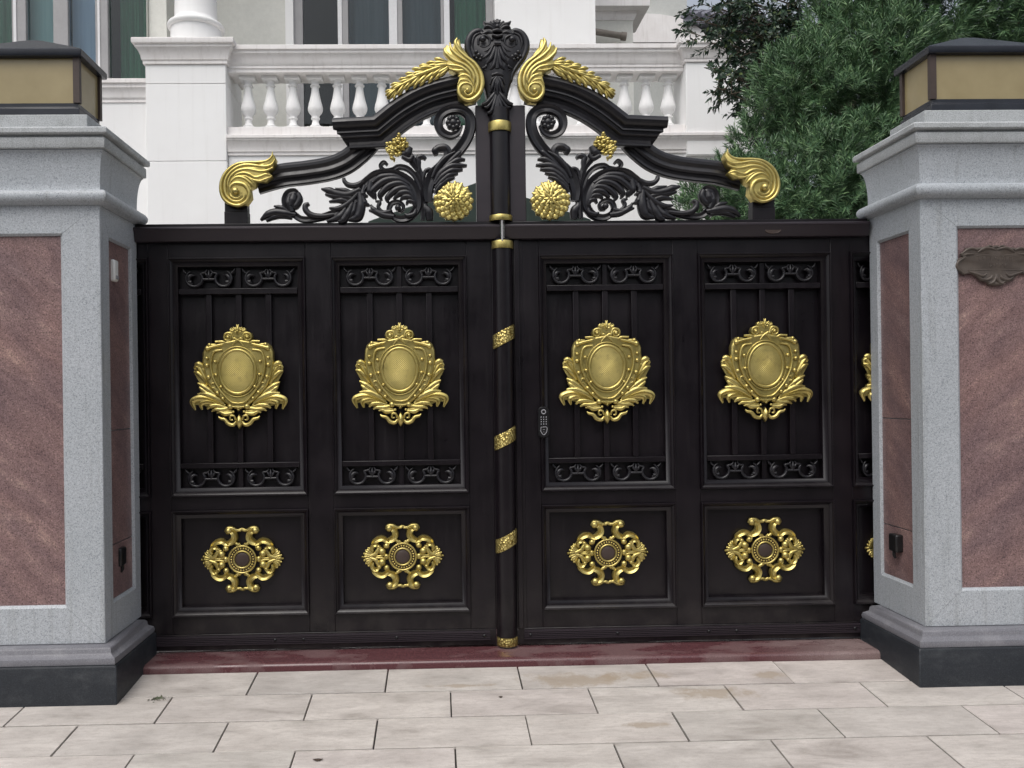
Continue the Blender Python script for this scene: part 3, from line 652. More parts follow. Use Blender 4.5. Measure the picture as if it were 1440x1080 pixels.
def curve(pts, n):
    P, _ = spline(pts, 1., n); return [tuple(p) for p in P]
def pediment(L, sx):
    """everything is read from the left half and mirrored for the right leaf"""
    def fin(b, name, mat, parent=L, **kw):
        if sx > 0: b.flip_x(XC)
        return b.build(name, mat, parent, **kw)
    G = lambda *pts: [at(a, c, -.03) for a, c in pts]
    # upper arch: outer edge from the gold scroll to the mitre, then the level return
    arc = curve(G((660, 99), (643, 103), (606, 112), (577, 124), (549, 141), (523, 161.5)), 26) + G((467, 164.5))
    q = PX
    prof = [(0, -.03), (0, .012), (1.2*q, .026), (4*q, .037), (8*q, .042), (12.5*q, .037), (15.5*q, .026), (16.5*q, .016), (18*q, .014), (20*q, .020), (22*q, .021), (22.6*q, .012), (25.5*q, .010), (27.5*q, .015), (28.5*q, .012), (30*q, .001),
            (34*q, -.004), (38*q, .002), (40*q, .010), (42.5*q, .010), (43.5*q, .004), (43.5*q, -.03)]
    fin(MB().sweep(arc, prof, -.0, slant=lambda o: q*(0 if o < 17*q else 5 if o < 24*q else 12 if o < 31*q else 21)), 'arch_moulding', M['cast'], angle=30)
    og = curve(G((514, 168), (502, 186), (490, 198), (475, 209), (455, 216.5), (425, 221.5), (389, 226), (352, 236)), 34)
    prof2 = [(0, -.028), (0, .004), (1.5*q, .014), (5*q, .022), (9*q, .022), (11.5*q, .013), (13*q, .010), (15*q, .014), (19*q, .018), (22*q, .012), (23*q, .004), (26*q, .000), (29*q, .006), (31*q, .008), (32.5*q, .002), (32.5*q, -.028)]
    fin(MB().sweep(og, prof2, .030), 'ogee_moulding', M['cast'], angle=30)
    x0, z0 = at(316, 292, 0); x1, z1 = at(349, 312, 0)
    b = MB(); b.box(x0, x1, -.012, .05, 2.1505, 2.150+.062); b.box(x0+.002, x1-.002, -.009, .047, 2.212, 2.262); fin(b, 'support_block', M['paint'], bevel=.002)

    # gold shell scroll at the outer end
    Z = zc(300, 200, 9); u = PX/9
    b = MB()
    b.plate(Z((90, 600), (110, 460), (185, 350), (300, 272), (430, 255), (580, 255), (700, 225), (760, 150), (795, 215), (760, 330), (700, 370), (745, 430), (660, 500), (560, 490), (530, 560), (470, 590), (485, 700), (420, 790), (300, 822), (190, 790), (110, 710)), -.03, [(1, .0), (.97, .006), (.6, .010)], back=.045)
    for p, wv in (([(430, 765), (330, 803), (220, 785), (135, 715), (98, 600), (118, 470), (188, 360), (300, 284), (430, 262), (570, 258), (680, 240), (742, 185), (752, 122)], [30, 40, 44, 46, 46, 46, 46, 44, 42, 40, 36, 28, 10]),
                  ([(330, 760), (235, 742), (165, 670), (148, 560), (175, 450), (250, 360), (345, 306), (455, 292), (560, 305), (660, 312), (740, 285), (785, 215)], [20, 42, 46, 46, 48, 48, 48, 48, 46, 42, 34, 12]),
                  ([(205, 640), (190, 540), (225, 440), (310, 370), (420, 345), (510, 358), (590, 372), (680, 362), (758, 320)], [20, 40, 46, 50, 50, 48, 46, 38, 14]),
                  ([(235, 520), (290, 425), (380, 395), (460, 412), (530, 450), (600, 438), (670, 412), (748, 432)], [24, 40, 50, 52, 50, 46, 42, 12]),
                  ([(440, 440), (500, 478), (590, 495), (660, 470), (735, 440)], [24, 36, 36, 28, 10]),
                  ([(200, 590), (240, 490), (320, 445), (410, 470), (480, 530), (522, 570)], [20, 42, 48, 50, 46, 14]), ([(330, 430), (420, 440), (490, 490), (530, 545)], [20, 36, 36, 12]),
                  ([(240, 660), (215, 590), (255, 535), (330, 525), (410, 555), (456, 640), (440, 730), (370, 785), (280, 795)], [30, 44, 52, 60, 62, 60, 54, 44, 20]),
                  ([(350, 640), (345, 690), (290, 715), (235, 690), (215, 630)], [34, 34, 36, 36, 20]), ([(400, 640), (385, 715), (310, 755), (230, 730)], [26, 32, 36, 20])):
        b.stroke(Z(*p), [w_*u*.98 for w_ in wv], -.036, .50)
    c = Z((290, 628))[0]; b.ball(c[0], c[1], 44*u, -.05, .8)
    fin(b, 'end_scroll', M['gold'], angle=60)

    # gold leaf scroll by the crest, trailing a garland down the arch
    Z = zc(530, 40, 8.47); u = PX/8.47
    b = MB()
    b.plate(Z((930, 160), (985, 150), (1000, 230), (1090, 350), (1190, 450), (1250, 560), (1268, 680), (1235, 810), (1150, 885), (1050, 895), (970, 840), (950, 740), (985, 640), (960, 560), (860, 510), (830, 440), (850, 380), (790, 280), (830, 215), (900, 260)), -.05, [(1, .0), (.97, .006), (.6, .010)], back=.05)
    for p, wv in (([(955, 142), (935, 200), (985, 300), (1065, 372), (1165, 452), (1232, 560), (1252, 680), (1222, 795), (1140, 868), (1055, 876), (988, 820), (975, 745), (1015, 690), (1085, 680), (1140, 725), (1138, 790), (1085, 822), (1045, 785), (1068, 755)], [14, 44, 50, 52, 54, 56, 56, 54, 52, 50, 46, 42, 38, 34, 32, 30, 26, 22, 16]),
                  ([(868, 195), (890, 280), (975, 365), (1075, 430), (1150, 510), (1195, 610), (1195, 710), (1165, 790)], [14, 44, 52, 54, 54, 52, 44, 20]),
                  ([(920, 190), (935, 280), (1020, 370), (1110, 440)], [10, 26, 30, 16]),
                  ([(798, 258), (830, 330), (920, 410), (1030, 458), (1115, 530), (1158, 620), (1150, 700)], [14, 48, 54, 56, 54, 48, 22]),
                  ([(838, 455), (915, 470), (1010, 495), (1090, 560), (1125, 640)], [12, 46, 52, 50, 24]), ([(862, 505), (950, 530), (1030, 530), (1080, 570)], [14, 40, 40, 18]),
                  ([(970, 600), (1030, 580), (1100, 610), (1150, 690)], [16, 44, 46, 24]), ([(965, 690), (1000, 640), (1060, 640), (1110, 670)], [20, 34, 34, 16])):
        b.stroke(Z(*p), [w_*u for w_ in wv], -.058, .48)
    c = Z((1075, 768))[0]; b.ball(c[0], c[1], 24*u, -.07, .9)
    fin(b, 'crest_scroll', M['gold'], angle=60)
    b = MB(); axis = curve(Z((880, 440), (770, 465), (640, 515), (500, 575), (370, 640), (250, 715), (120, 830)), 60); ax = np.array(axis)
    rr = random.Random(3); N = 8
    for i in range(N):
        f = i/(N-1); k = int(2+f*50); p = ax[k]; d = ax[min(k+6, 59)]-ax[k]; d /= np.linalg.norm(d); nn = np.array([-d[1], d[0]]); sz = (1-.38*f)*.062*rr.uniform(.9, 1.12)
        for j in range(-2, 3):
            a = j*.40+.22*(rr.random()-.5); tip = p + d*sz*1.55*math.cos(a) + nn*sz*1.15*math.sin(a); mid = p + d*sz*.8*math.cos(a*.6) + nn*sz*.85*math.sin(a*1.1)
            b.stroke([tuple(p-d*sz*.15+nn*j*.002), tuple(mid), tuple(tip)], [sz*.18, sz*.40, sz*.06], -.036-.004*(2-abs(j))-.003*rr.random(), .6, back=.012, n=8)
    b.stroke(axis, [.030, .040, .036, .030, .022, .008], -.03, .35, back=.02)
    fin(b, 'leaf_garland', M['gold'], angle=60)

    # black scrollwork
    b = MB()
    def st(Z, u, p, wv, Y=-.020, h=.40, kind='round', bk=.024): b.stroke(Z(*p), [w_*u*(1.22 if len(p) > 4 else 1.32) for w_ in (wv if hasattr(wv, '__len__') else [wv]*len(p))], Y, h, back=bk, kind=kind)
    Z = zc(600, 140, 6); u = PX/6                                   # tall C-scroll beside the post
    st(Z, u, [(15, 860), (10, 760), (50, 640), (130, 560), (235, 465), (325, 350), (368, 240), (362, 140), (300, 84), (205, 76), (125, 120), (98, 195), (125, 265), (195, 298), (262, 275), (300, 215)], [60, 80, 82, 82, 80, 80, 78, 74, 70, 68, 66, 62, 58, 52, 40, 14], -.018, .34, 'groove')
    c = Z((225, 188))[0]
    b.ball(c[0], c[1], 34*u, -.022, .6, back=.03)
    for k in range(8):
        a = k*math.pi/4; b.ball(c[0]+42*u*math.cos(a), c[1]+42*u*math.sin(a), 23*u, -.022, .8, back=.03, n=8)
    for p, wv in (([(70, 700), (120, 620), (215, 560), (340, 555)], [30, 46, 46, 14]), ([(70, 720), (130, 650), (210, 600), (305, 590)], [30, 46, 44, 14]), ([(75, 750), (130, 690), (190, 640), (265, 622)], [30, 44, 42, 12]), ([(70, 790), (115, 730), (170, 680), (238, 655)], [30, 42, 40, 12]),
                  ([(90, 660), (170, 570), (260, 510), (325, 505)], [24, 40, 38, 12]), ([(120, 600), (200, 520), (275, 450), (300, 440)], [20, 34, 30, 10]), ([(45, 660), (90, 570), (160, 490), (240, 440)], [20, 34, 34, 12])):
        st(Z, u, p, wv, -.030, .46)
    st(Z, u, [(55, 680), (100, 590), (165, 510), (178, 440), (150, 405), (95, 410), (68, 445)], [40, 56, 58, 60, 62, 56, 34], -.022, .4, 'ridge'); st(Z, u, [(95, 410), (70, 430), (80, 465)], [40, 44, 26], -.028)
    Z = zc(520, 180, 7.71); u = PX/7.71                              # acanthus spiral and flower stem
    st(Z, u, [(-30, 570), (70, 505), (210, 492), (345, 528), (450, 610), (512, 740), (510, 860), (445, 950), (345, 985), (250, 955), (208, 880), (235, 812), (305, 795), (362, 835), (352, 890), (305, 898)], [80, 88, 92, 92, 90, 84, 78, 70, 64, 56, 50, 44, 40, 34, 28, 18], -.018, .34, 'groove')
    for p, wv in (([(430, 610), (300, 555), (150, 575), (20, 690), (40, 760)], [30, 60, 66, 60, 16]), ([(450, 670), (340, 600), (210, 625), (115, 720), (130, 780)], [30, 58, 62, 56, 16]), ([(465, 720), (390, 650), (280, 670), (190, 755), (205, 810)], [30, 54, 58, 50, 16]),
                  ([(475, 770), (420, 700), (330, 705), (255, 770)], [28, 50, 52, 16]), ([(480, 820), (440, 750), (370, 745), (330, 780)], [26, 44, 44, 14]), ([(380, 560), (260, 520), (120, 530), (20, 590)], [20, 50, 54, 24]),
                  ([(490, 850), (470, 800), (420, 790), (395, 830)], [24, 38, 36, 14]), ([(500, 880), (480, 930), (420, 950), (380, 930)], [24, 40, 40, 14]),
                  ([(260, 960), (150, 945), (60, 905), (-10, 890)], [40, 50, 46, 14]), ([(225, 900), (120, 920), (40, 880), (10, 830)], [30, 44, 44, 14]), ([(230, 930), (130, 900), (90, 850), (110, 800), (60, 790)], [20, 30, 34, 30, 12])):
        st(Z, u, p, wv, -.028, .46)
    c = Z((305, 862))[0]; b.ball(c[0], c[1], 34*u, -.03, .8, back=.03)
    st(Z, u, [(575, 990), (575, 860), (562, 700), (562, 560), (525, 440), (462, 350), (405, 270)], [40, 48, 52, 52, 60, 74, 84], -.018, .4, 'ridge')
    st(Z, u, [(470, 300), (430, 345), (350, 310)], [30, 40, 30], -.034); st(Z, u, [(430, 200), (400, 265), (345, 290)], [60, 84, 70], -.022, .4)
    st(Z, u, [(570, 640), (582, 520), (605, 458), (650, 442), (668, 478)], [24, 32, 34, 34, 22]); st(Z, u, [(535, 470), (530, 370), (520, 325), (565, 305), (608, 330)], [30, 46, 46, 46, 30], -.024)
    st(Z, u, [(560, 740), (535, 610), (480, 500), (400, 432), (310, 415), (250, 445), (160, 455), (115, 405), (150, 362), (190, 390)], [36, 44, 48, 50, 46, 42, 40, 36, 32, 24], -.02, .42, 'groove')
    st(Z, u, [(600, 780), (600, 850), (640, 900), (650, 990)], [30, 60, 76, 60], -.012)
    Z = zc(360, 220, 7.2); u = PX/7.2                                # leaf run trailing to the outer end
    st(Z, u, [(1300, 185), (1180, 215), (1080, 300), (1010, 420), (900, 520), (760, 580), (610, 622), (470, 632), (385, 585), (318, 515), (296, 440), (325, 372), (390, 352), (425, 392)], [80, 84, 86, 80, 70, 60, 54, 52, 58, 66, 70, 68, 56, 30], -.018, .38, 'groove')
    for p, wv in (([(400, 590), (300, 575), (200, 565), (120, 585), (42, 640)], [40, 66, 70, 62, 14]), ([(360, 620), (260, 600), (180, 610), (100, 650)], [24, 40, 40, 14]), ([(330, 560), (260, 520), (180, 500)], [30, 44, 14]), ([(420, 370), (440, 430), (400, 500), (360, 520)], [40, 50, 52, 30]), ([(385, 385), (370, 440), (355, 500)], [50, 70, 60]), ([(340, 400), (330, 470), (360, 560)], [40, 60, 50]),
                  ([(1050, 330), (930, 385), (820, 375), (740, 345), (660, 325)], [40, 60, 66, 62, 14]), ([(1000, 380), (900, 345), (800, 322)], [30, 44, 12]), ([(1000, 430), (900, 410), (800, 400), (700, 380)], [30, 50, 50, 18]), ([(960, 470), (860, 440), (738, 455)], [30, 52, 14]),
                  ([(1090, 250), (1010, 290), (935, 285), (895, 250), (888, 215)], [36, 46, 42, 36, 26]), ([(790, 585), (660, 605), (560, 590), (505, 545), (498, 495), (535, 472)], [30, 46, 50, 50, 44, 24]),
                  ([(1050, 360), (1062, 500), (1030, 610), (930, 640)], [40, 74, 74, 20]), ([(980, 460), (930, 570), (880, 645), (830, 660)], [30, 60, 60, 30]), ([(910, 520), (840, 610), (715, 655)], [30, 60, 16]), ([(1010, 440), (985, 560), (930, 620)], [24, 44, 20]),
                  ([(1070, 400), (1100, 470), (1148, 492)], [40, 52, 14]), ([(1100, 290), (1080, 380), (1130, 400)], [30, 50, 14]), ([(1160, 250), (1150, 350), (1195, 380), (1210, 430)], [40, 56, 40, 14]), ([(1060, 330), (960, 450), (850, 520), (740, 520)], [24, 44, 44, 14])):
        st(Z, u, p, wv, -.026, .46)
    c = Z((908, 592))[0]; b.ball(c[0], c[1], 28*u, -.03, .8, back=.03)
    sw = fin(b, 'scrollwork', M['cast'], angle=60)

    # gold flowers on it
    Z = zc(520, 180, 7.71); u = PX/7.71; b = MB(); rr = random.Random(5)
    for k in range(64):
        f = k/63; a = rr.uniform(-1, 1); bx_ = 390-170*f+45*a; by_ = 150+130*f+55*a*(.8)+rr.uniform(-25, 25)
        ang_ = rr.uniform(1.6, 3.6); p = Z((bx_, by_), (bx_+30*math.cos(ang_), by_-22*math.sin(ang_)), (bx_+55*math.cos(ang_), by_-40*math.sin(ang_)))
        b.stroke(p, [12*u, 42*u, 12*u], -.034-rr.uniform(0, .018), .5, back=.02, n=6)
    c = Z((275, 285), (330, 215), (390, 150)); b.stroke(c, [40*u, 84*u, 60*u], -.026, .4, back=.02)
    c = Z((262, 360), (268, 320)); b.stroke(c, [14*u, 22*u], -.024, .5, back=.016)
    fin(b, 'flower_bud', M['gold'], angle=60)
    b = MB(); c0 = Z((908, 790))[0]
    def pt(r, a): return (c0[0]+r*u*math.cos(a), c0[1]+r*u*math.sin(a))
    outl = []
    for k in range(48):
        a = 2*math.pi*k/48; rr_ = 205+12*math.cos(16*a) if math.sin(a) < .25 else 190+18*abs(math.cos(5*a)); outl.append(pt(rr_, a))
    b.plate(outl, -.03, [(1, 0), (.95, .006), (.5, .016), (.05, .022)], back=.03)
    def scale(r, a, wd, ln, Y):                       # one rounded petal scale standing off the disc
        c_, t_ = math.cos(a), math.sin(a); o = []
        for k in range(11):
            f = math.pi*k/10; o.append((r+ln*math.sin(f)-ln*.3, -wd/2*math.cos(f)))
        o += [(r-ln*.9, wd*.28), (r-ln*.9, -wd*.28)]
        b.plate([(c0[0]+u*(x*c_-y*t_), c0[1]+u*(x*t_+y*c_)) for x, y in o], Y, [(1, .0), (.95, .004), (.6, .0085), (.05, .007)], back=.004)
    for (r0, n, ln, wd, Y, ph) in ((188, 17, 46, 72, -.034, 0.), (150, 14, 46, 70, -.040, .2), (110, 11, 44, 66, -.046, 0.)):
        for k in range(n):
            a = 2*math.pi*k/n+ph
            if math.sin(a) > .25: b.stroke([pt(r0-80, a), pt(r0-25, a), pt(r0+26, a)], [22*u, 58*u, 18*u], Y, .30, n=7)
            else: scale(r0, a, wd, ln, Y)
    for (r0, n, ln, wd, Y, ph) in ((74, 9, 50, 60, -.054, .3), (38, 8, 42, 40, -.060, 0.)):
        for k in range(n):
            a = 2*math.pi*k/n+ph; b.stroke([pt(r0-ln*.6, a), pt(r0, a), pt(r0+ln, a)], [12*u, wd*u, 10*u], Y, .36, kind='ridge', n=7)
    b.ball(c0[0], c0[1], 20*u, -.064, .8); 
    fin(b, 'sunflower_casting', M['gold'], angle=60)
leaf(LEAFL, -1); leaf(LEAFR, 1)

# --- central post, half-round column, crest (all ride on the right leaf)
zt = 2.73
MB().box(XC-.125, XC+.122, -.012, .05, 2.1505, zt).build('post_plate', M['rail'], LEAFR, bevel=.003)
b = MB(); b.extrude_z(2.1508, zt-.02, [(XC-.056, -.0125)]+[(XC-.006-.050*math.cos(a), -.014-.044*math.sin(a)) for a in np.linspace(0, math.pi, 17)]+[(XC+.044, -.0125)]); b.build('upper_column', M['paint'], LEAFR)
MB().box(XC-.0545, XC+.1, -.003, .05, .125, 2.0615).build('meeting_stile', M['paint'], LEAFR, bevel=.002)
MB().box(XC+.056, XC+.082, -.016, -.0035, .125, 2.061).build('cover_strip', M['paint'], LEAFR, bevel=.003)
def halfcol(z0, z1, r=.047, y=-.0035, xo=0.): return MB().extrude_z(z0, z1, [(XC+xo-r-.004, y)]+[(XC+xo-r*math.cos(a), y-.006-r*.95*math.sin(a)) for a in np.linspace(0, math.pi, 19)]+[(XC+xo+r+.004, y)])
halfcol(.075, 2.0605).build('half_round_column', M['paint'], LEAFR)
def clip(z0, z1, skew, r=.0485, y=-.0095, xo=0.):
    b = MB(); A = np.linspace(.12, math.pi-.12, 15)
    for rr_ in (0,):
        rows = []
        for fz, o in ((0, 0.), (0, .004), (.12, .0058), (.5, .005), (.88, .0058), (1, .004), (1, 0.)):
            rows.append([(XC+xo-(r+o)*math.cos(a), y-(r+o)*.95*math.sin(a), z0+(z1-z0)*fz+skew*(-math.cos(a))) for a in A])
        b.grid(rows)
    return b
for z in (1.577, 1.074, .563): clip(z-.035, z+.035, .026).build('gold_clip', M['hammer'], LEAFR)
for z0, z1 in ((2.592, 2.640), (2.1506, 2.178)): clip(z0, z1, 0, .052, -.014, -.006).build('gold_collar', M['gold'], LEAFR)
b = clip(2.014, 2.052, 0, .0485); b.build('gold_collar', M['gold'], LEAFR)
b = clip(.046, .088, 0, .047); b.build('gold_foot', M['hammer'], LEAFR)
MB().tube([(XC-.004, -.060, 2.048), (XC-.004, -.060, 2.152)], [.0045, .0045], 8).build('drop_rod', M['steel'], LEAFR)
# cast crest on top of the post
Z = zc(640, 20, 6.75, -.04); u = PX/6.75; b = MB()
half = [(400, 60), (345, 75), (300, 118), (235, 132), (165, 165), (118, 235), (105, 310), (125, 385), (170, 455), (215, 520), (250, 575), (262, 640), (285, 700), (300, 780), (330, 870), (360, 960), (405, 1005)]
b.plate(Z(*(half+[(800-a, c) for a, c in reversed(half[1:-1])])), -.015, [(1, 0), (.98, .016), (.9, .020), (.4, .034)], back=.05)
def st(p, wv, Y=-.045, h=.5, kind='round'): b.stroke(Z(*p), [w_*u for w_ in (wv if hasattr(wv, '__len__') else [wv]*len(p))], Y, h, kind=kind, back=.03)
def stm(p, wv, Y=-.045, h=.5, kind='round'): st(p, wv, Y, h, kind); st([(800-a, c) for a, c in p], wv, Y, h, kind)
stm([(275, 190), (235, 150), (170, 175), (128, 240), (122, 320), (150, 400), (205, 480), (250, 555), (262, 620)], [30, 52, 62, 66, 62, 54, 44, 34, 20], -.030, .45)
stm([(255, 170), (190, 200), (165, 270), (180, 340)], [14, 26, 28, 12], -.036)
stm([(220, 290), (225, 235), (275, 205), (325, 235), (322, 290), (275, 318), (235, 300)], [22, 28, 30, 30, 28, 26, 18], -.040, .6)
for a in (262, 538):
    c = Z((a, 250))[0]; b.ball(c[0], c[1], 30*u, -.056, .9)
for a, c_, r in ((225, 390, 24), (200, 360, 20), (255, 405, 22), (180, 400, 16), (350, 245, 18), (240, 430, 18), (205, 420, 16)):
    for s_ in (a, 800-a): c = Z((s_, c_))[0]; b.ball(c[0], c[1], r*u, -.042, .9)
stm([(385, 300), (360, 380), (330, 440), (295, 480)], [26, 44, 44, 16], -.048); stm([(360, 300), (325, 370), (285, 410), (255, 420)], [22, 36, 34, 12], -.046)
stm([(345, 310), (300, 350), (270, 360)], [18, 26, 12], -.046); stm([(392, 320), (385, 410), (360, 500), (330, 530)], [24, 40, 38, 14], -.050); stm([(300, 470), (290, 500), (260, 515)], [16, 26, 14], -.044)
st([(370, 290), (430, 290)], [40, 40], -.056); st([(400, 330), (400, 420), (400, 520)], [50, 64, 54], -.044, .4)
st([(355, 172), (400, 162), (445, 172)], [26, 34, 26], -.054); c = Z((400, 125))[0]; b.ball(c[0], c[1], 24*u, -.05, .9); st([(350, 205), (400, 220), (450, 205)], [20, 30, 20], -.054)
for p, wv in (([(385, 160), (340, 120), (300, 110), (272, 130)], [26, 36, 34, 12]), ([(385, 140), (340, 95), (300, 85), (270, 60)], [24, 36, 32, 10]), ([(390, 130), (360, 85), (335, 62)], [24, 36, 14]), ([(395, 120), (385, 75), (370, 48)], [22, 36, 14]), ([(370, 185), (310, 165), (262, 185), (240, 160)], [24, 40, 40, 20]), ([(400, 130), (405, 80), (405, 42)], [20, 36, 16])): stm(p, wv, -.034)
stm([(270, 520), (330, 545), (400, 560)], [26, 36, 30], -.034); st([(345, 585), (400, 572), (455, 585)], [20, 32, 20], -.05)
for p, wv in (([(395, 600), (370, 640), (350, 700), (335, 745)], [26, 36, 34, 14]), ([(398, 600), (388, 660), (370, 745)], [24, 32, 14]), ([(400, 600), (400, 680), (402, 770)], [24, 32, 14]), ([(385, 600), (350, 620), (330, 670)], [20, 28, 12])): stm(p, wv, -.046, .55)
for p, wv in (([(380, 740), (345, 790), (300, 840), (250, 855)], [30, 46, 44, 22]), ([(385, 760), (350, 830), (310, 880), (275, 880)], [26, 36, 34, 14]), ([(390, 770), (370, 850), (345, 920), (310, 938)], [30, 44, 42, 20]), ([(395, 780), (390, 880), (372, 960), (350, 975)], [28, 42, 38, 16]), ([(404, 780), (406, 900), (406, 1010)], [26, 40, 14])): stm(p, wv, -.040, .55)
b.build('cast_crest', M['cast'], LEAFR, angle=60)
# keypad lock and the small oval badge
kx, kz = XC+.193, 1.150
def rr_outline(cx, cz, hx, hz, r, n=6):
    out = []
    for sx_, sz_, a0 in ((1, 1, 0), (-1, 1, 90), (-1, -1, 180), (1, -1, 270)):
        for k in range(n+1): a = R(a0+90*k/n); out.append((cx+sx_*(hx-r)+r*math.cos(a), cz+sz_*(hz-r)+r*math.sin(a)))
    return out
kb = MB(); kb.plate(rr_outline(kx, kz, .029, .078, .024), -.0005, [(1, .020), (.94, .026), (.5, .027)], back=.0); kl = kb.build('keypad_lock', M['blackplastic'], LEAFR)
MB().ring(kx, kz+.052, .010, .005, -.0265, .5, 20).build('sensor_ring', M['keys'], kl)
for i in range(4):
    for j in range(3): MB().ball(kx+(j-1)*.0125, kz+.026-i*.0115, .0032, -.027, .4, n=8).build('key', M['keys'], kl)
sb = MB(); sb.stroke([(kx-.014, kz-.024), (kx-.014, kz-.046), (kx, kz-.062), (kx+.014, kz-.046), (kx+.014, kz-.024), (kx-.014, kz-.024)], .0034, -.0268, .3, n=40); sb.build('shield_mark', M['keys'], kl)
sb = MB(); sb.stroke([(kx-.006, kz-.036), (kx+.006, kz-.036)], .003, -.0268, .3); sb.ball(kx, kz-.048, .002, -.027, .5, n=8); sb.build('bell_mark', M['keys'], kl)
x, z = at(1087, 324, -.04); MB().plate([(x+.042*math.cos(2*math.pi*k/24), z+.016*math.sin(2*math.pi*k/24)) for k in range(24)], -.036, [(1, .003), (.9, .006), (.8, .005)], back=.01).build('oval_badge', M['brown'], LEAFR)

# ================================================================== small fittings on the pillars
xs = -1.84
s_ = thing('door_sensor', 'small white sensor box high on the inner side of the left pillar', 'sensor', (xs, -.28, 1.88))
b = MB(); b.box(xs-.012, xs+.026, -.30, -.25, 1.835, 1.935); b.build('housing', M['whiteplastic'], s_, bevel=.009)
b = MB(); b.box(xs+.0262, xs+.030, -.29, -.26, 1.845, 1.862); b.build('lens', M['keys'], s_, bevel=.001)
for sx, lb in ((-1, 'black socket box low on the inner side of the left pillar'), (1, 'black socket box low on the inner side of the right pillar')):
    x = sx*1.84; t = thing('socket_box', lb, 'socket', (x, -.22, .55), 'black sockets on the pillars')
    b = MB(); b.box(min(x+sx*.016, x-sx*.022), max(x+sx*.016, x-sx*.022), -.255, -.185, .515, .60); b.build('housing', M['blackplastic'], t, bevel=.008)
    b = MB(); b.tube([(x-sx*.012, -.22, .52), (x-sx*.014, -.222, .50), (x-sx*.008, -.226, .485)], [.008, .008, .006], 8); b.build('cable_stub', M['blackplastic'], t)
# bronze nameplate
Z = zc(1320, 320, 10.8, FY-.01); u = PX/10.8*.9
t = thing('nameplate', 'oval carved bronze nameplate with scrolls on the right pillar', 'nameplate', (at(1403, 373, FY)[0], FY+.012, at(1403, 373, FY)[1]))
half = [(900, 255), (820, 290), (700, 285), (560, 300), (430, 300), (430, 350), (350, 390), (380, 440), (290, 490), (255, 560), (310, 640), (390, 710), (520, 690), (600, 740), (650, 800), (750, 830), (790, 870), (900, 880)]
b = MB(); b.plate(Z(*(half+[(1800-a, c) for a, c in reversed(half[1:-1])])), FY+.016, [(1, .008), (.97, .016), (.9, .018), (.85, .015), (.3, .016)], back=.0); np_ = b.build('plate', M['bronze'], t)
b = MB()
def stm2(p, wv, Y=FY+.002, h=.5):
    for q in (p, [(1800-a, c) for a, c in p]): b.stroke(Z(*q), [w_*u for w_ in wv], Y, h)
for p, wv in (([(890, 330), (760, 300), (680, 330), (620, 370)], [30, 50, 50, 20]), ([(620, 340), (540, 310), (460, 330), (370, 400)], [24, 44, 46, 20]), ([(560, 400), (460, 400), (380, 420)], [20, 44, 20]), ([(420, 450), (320, 520), (300, 600), (400, 690)], [24, 46, 46, 20]),
              ([(480, 660), (600, 700), (700, 730), (760, 690)], [20, 44, 46, 24]), ([(640, 760), (740, 790), (820, 760), (840, 710)], [24, 46, 46, 20]), ([(780, 850), (850, 830), (890, 760), (890, 700)], [24, 46, 46, 20]), ([(900, 640), (700, 640), (460, 640)], [14, 18, 14]), ([(900, 420), (700, 415), (600, 425)], [16, 20, 14]), ([(740, 300), (800, 270), (860, 290)], [14, 30, 16])): stm2(p, wv)
b.build('scroll_border', M['bronze'], t, angle=60)
b = MB()
for row, (z_, n_, x_) in enumerate(((465, 9, 640), (565, 6, 800))):
    rr = random.Random(row+2)
    for k in range(n_):
        a = x_+k*(58 if row == 0 else 46); hgt = 26
        b.stroke(Z((a, z_-hgt), (a, z_+hgt)), [13*u, 13*u], FY+.000, .5, n=4)
        if rr.random() < .6: b.stroke(Z((a, z_-hgt*rr.choice((0, 1, -1))), (a+24, z_-hgt*rr.choice((0, 1)))), [11*u, 11*u], FY+.000, .5, n=4)
        if rr.random() < .6: b.stroke(Z((a+26, z_-hgt), (a+26, z_+hgt)), [12*u, 12*u], FY+.000, .5, n=4)
b.build('raised_lettering', M['bronze'], t, angle=60)

# ================================================================== VILLA
V = thing('villa', 'white villa with a balustraded balcony behind the gate', 'house', (-1., 5.2, 0))
def vb(name, mat, *boxes, bevel=0., parent=None):
    b = MB()
    for q in boxes: b.box(*q)
    return b.build(name, mat, parent or V, bevel=bevel)
HY0 = 5.0
wl = vb('wall', M['white'], (-2.59, 3.20, 5.06, 5.30, -.1, 3.93)); vb('wall', M['white'], (-8, -3.40, 5.12, 5.40, -.1, 4.54))
vb('balcony_floor', M['cream'], (-3.4, 3.2, 5.31, 6.9, 3.95, 4.10))
# left pier with its three courses, cap and column
for z0, z1 in ((-.1, 3.862), (3.8655, 4.702), (4.7055, 4.91)): vb('pier_course', M['white'], (-3.46, -2.596, 5.0, 5.75, z0, z1), bevel=.006)
px_c, px_h, py_c, py_h = -3.028, .432, 5.375, .375
MB().loft_rect(px_c, py_c, px_h, py_h, [(0, 4.911), (.02, 4.914), (.02, 4.945), (.032, 4.955), (.040, 5.0), (.066, 5.06), (.085, 5.075), (.085, 5.10), (.108, 5.108), (.112, 5.12), (.112, 5.158), (.104, 5.166)]).build('pier_cap', M['trim'], V)
cx, cy = -2.985, 5.28
MB().lathe(cx, cy, [(.275, 5.166), (.275, 5.39)]+[(.275+.035*math.cos(a), 5.425+.034*math.sin(a)) for a in np.linspace(-math.pi/2, math.pi/2, 9)]+[(.262, 5.462), (.24, 5.49), (.23, 5.52), (.226, 5.7), (.222, 9.6)], 40).build('column', M['white'], V)
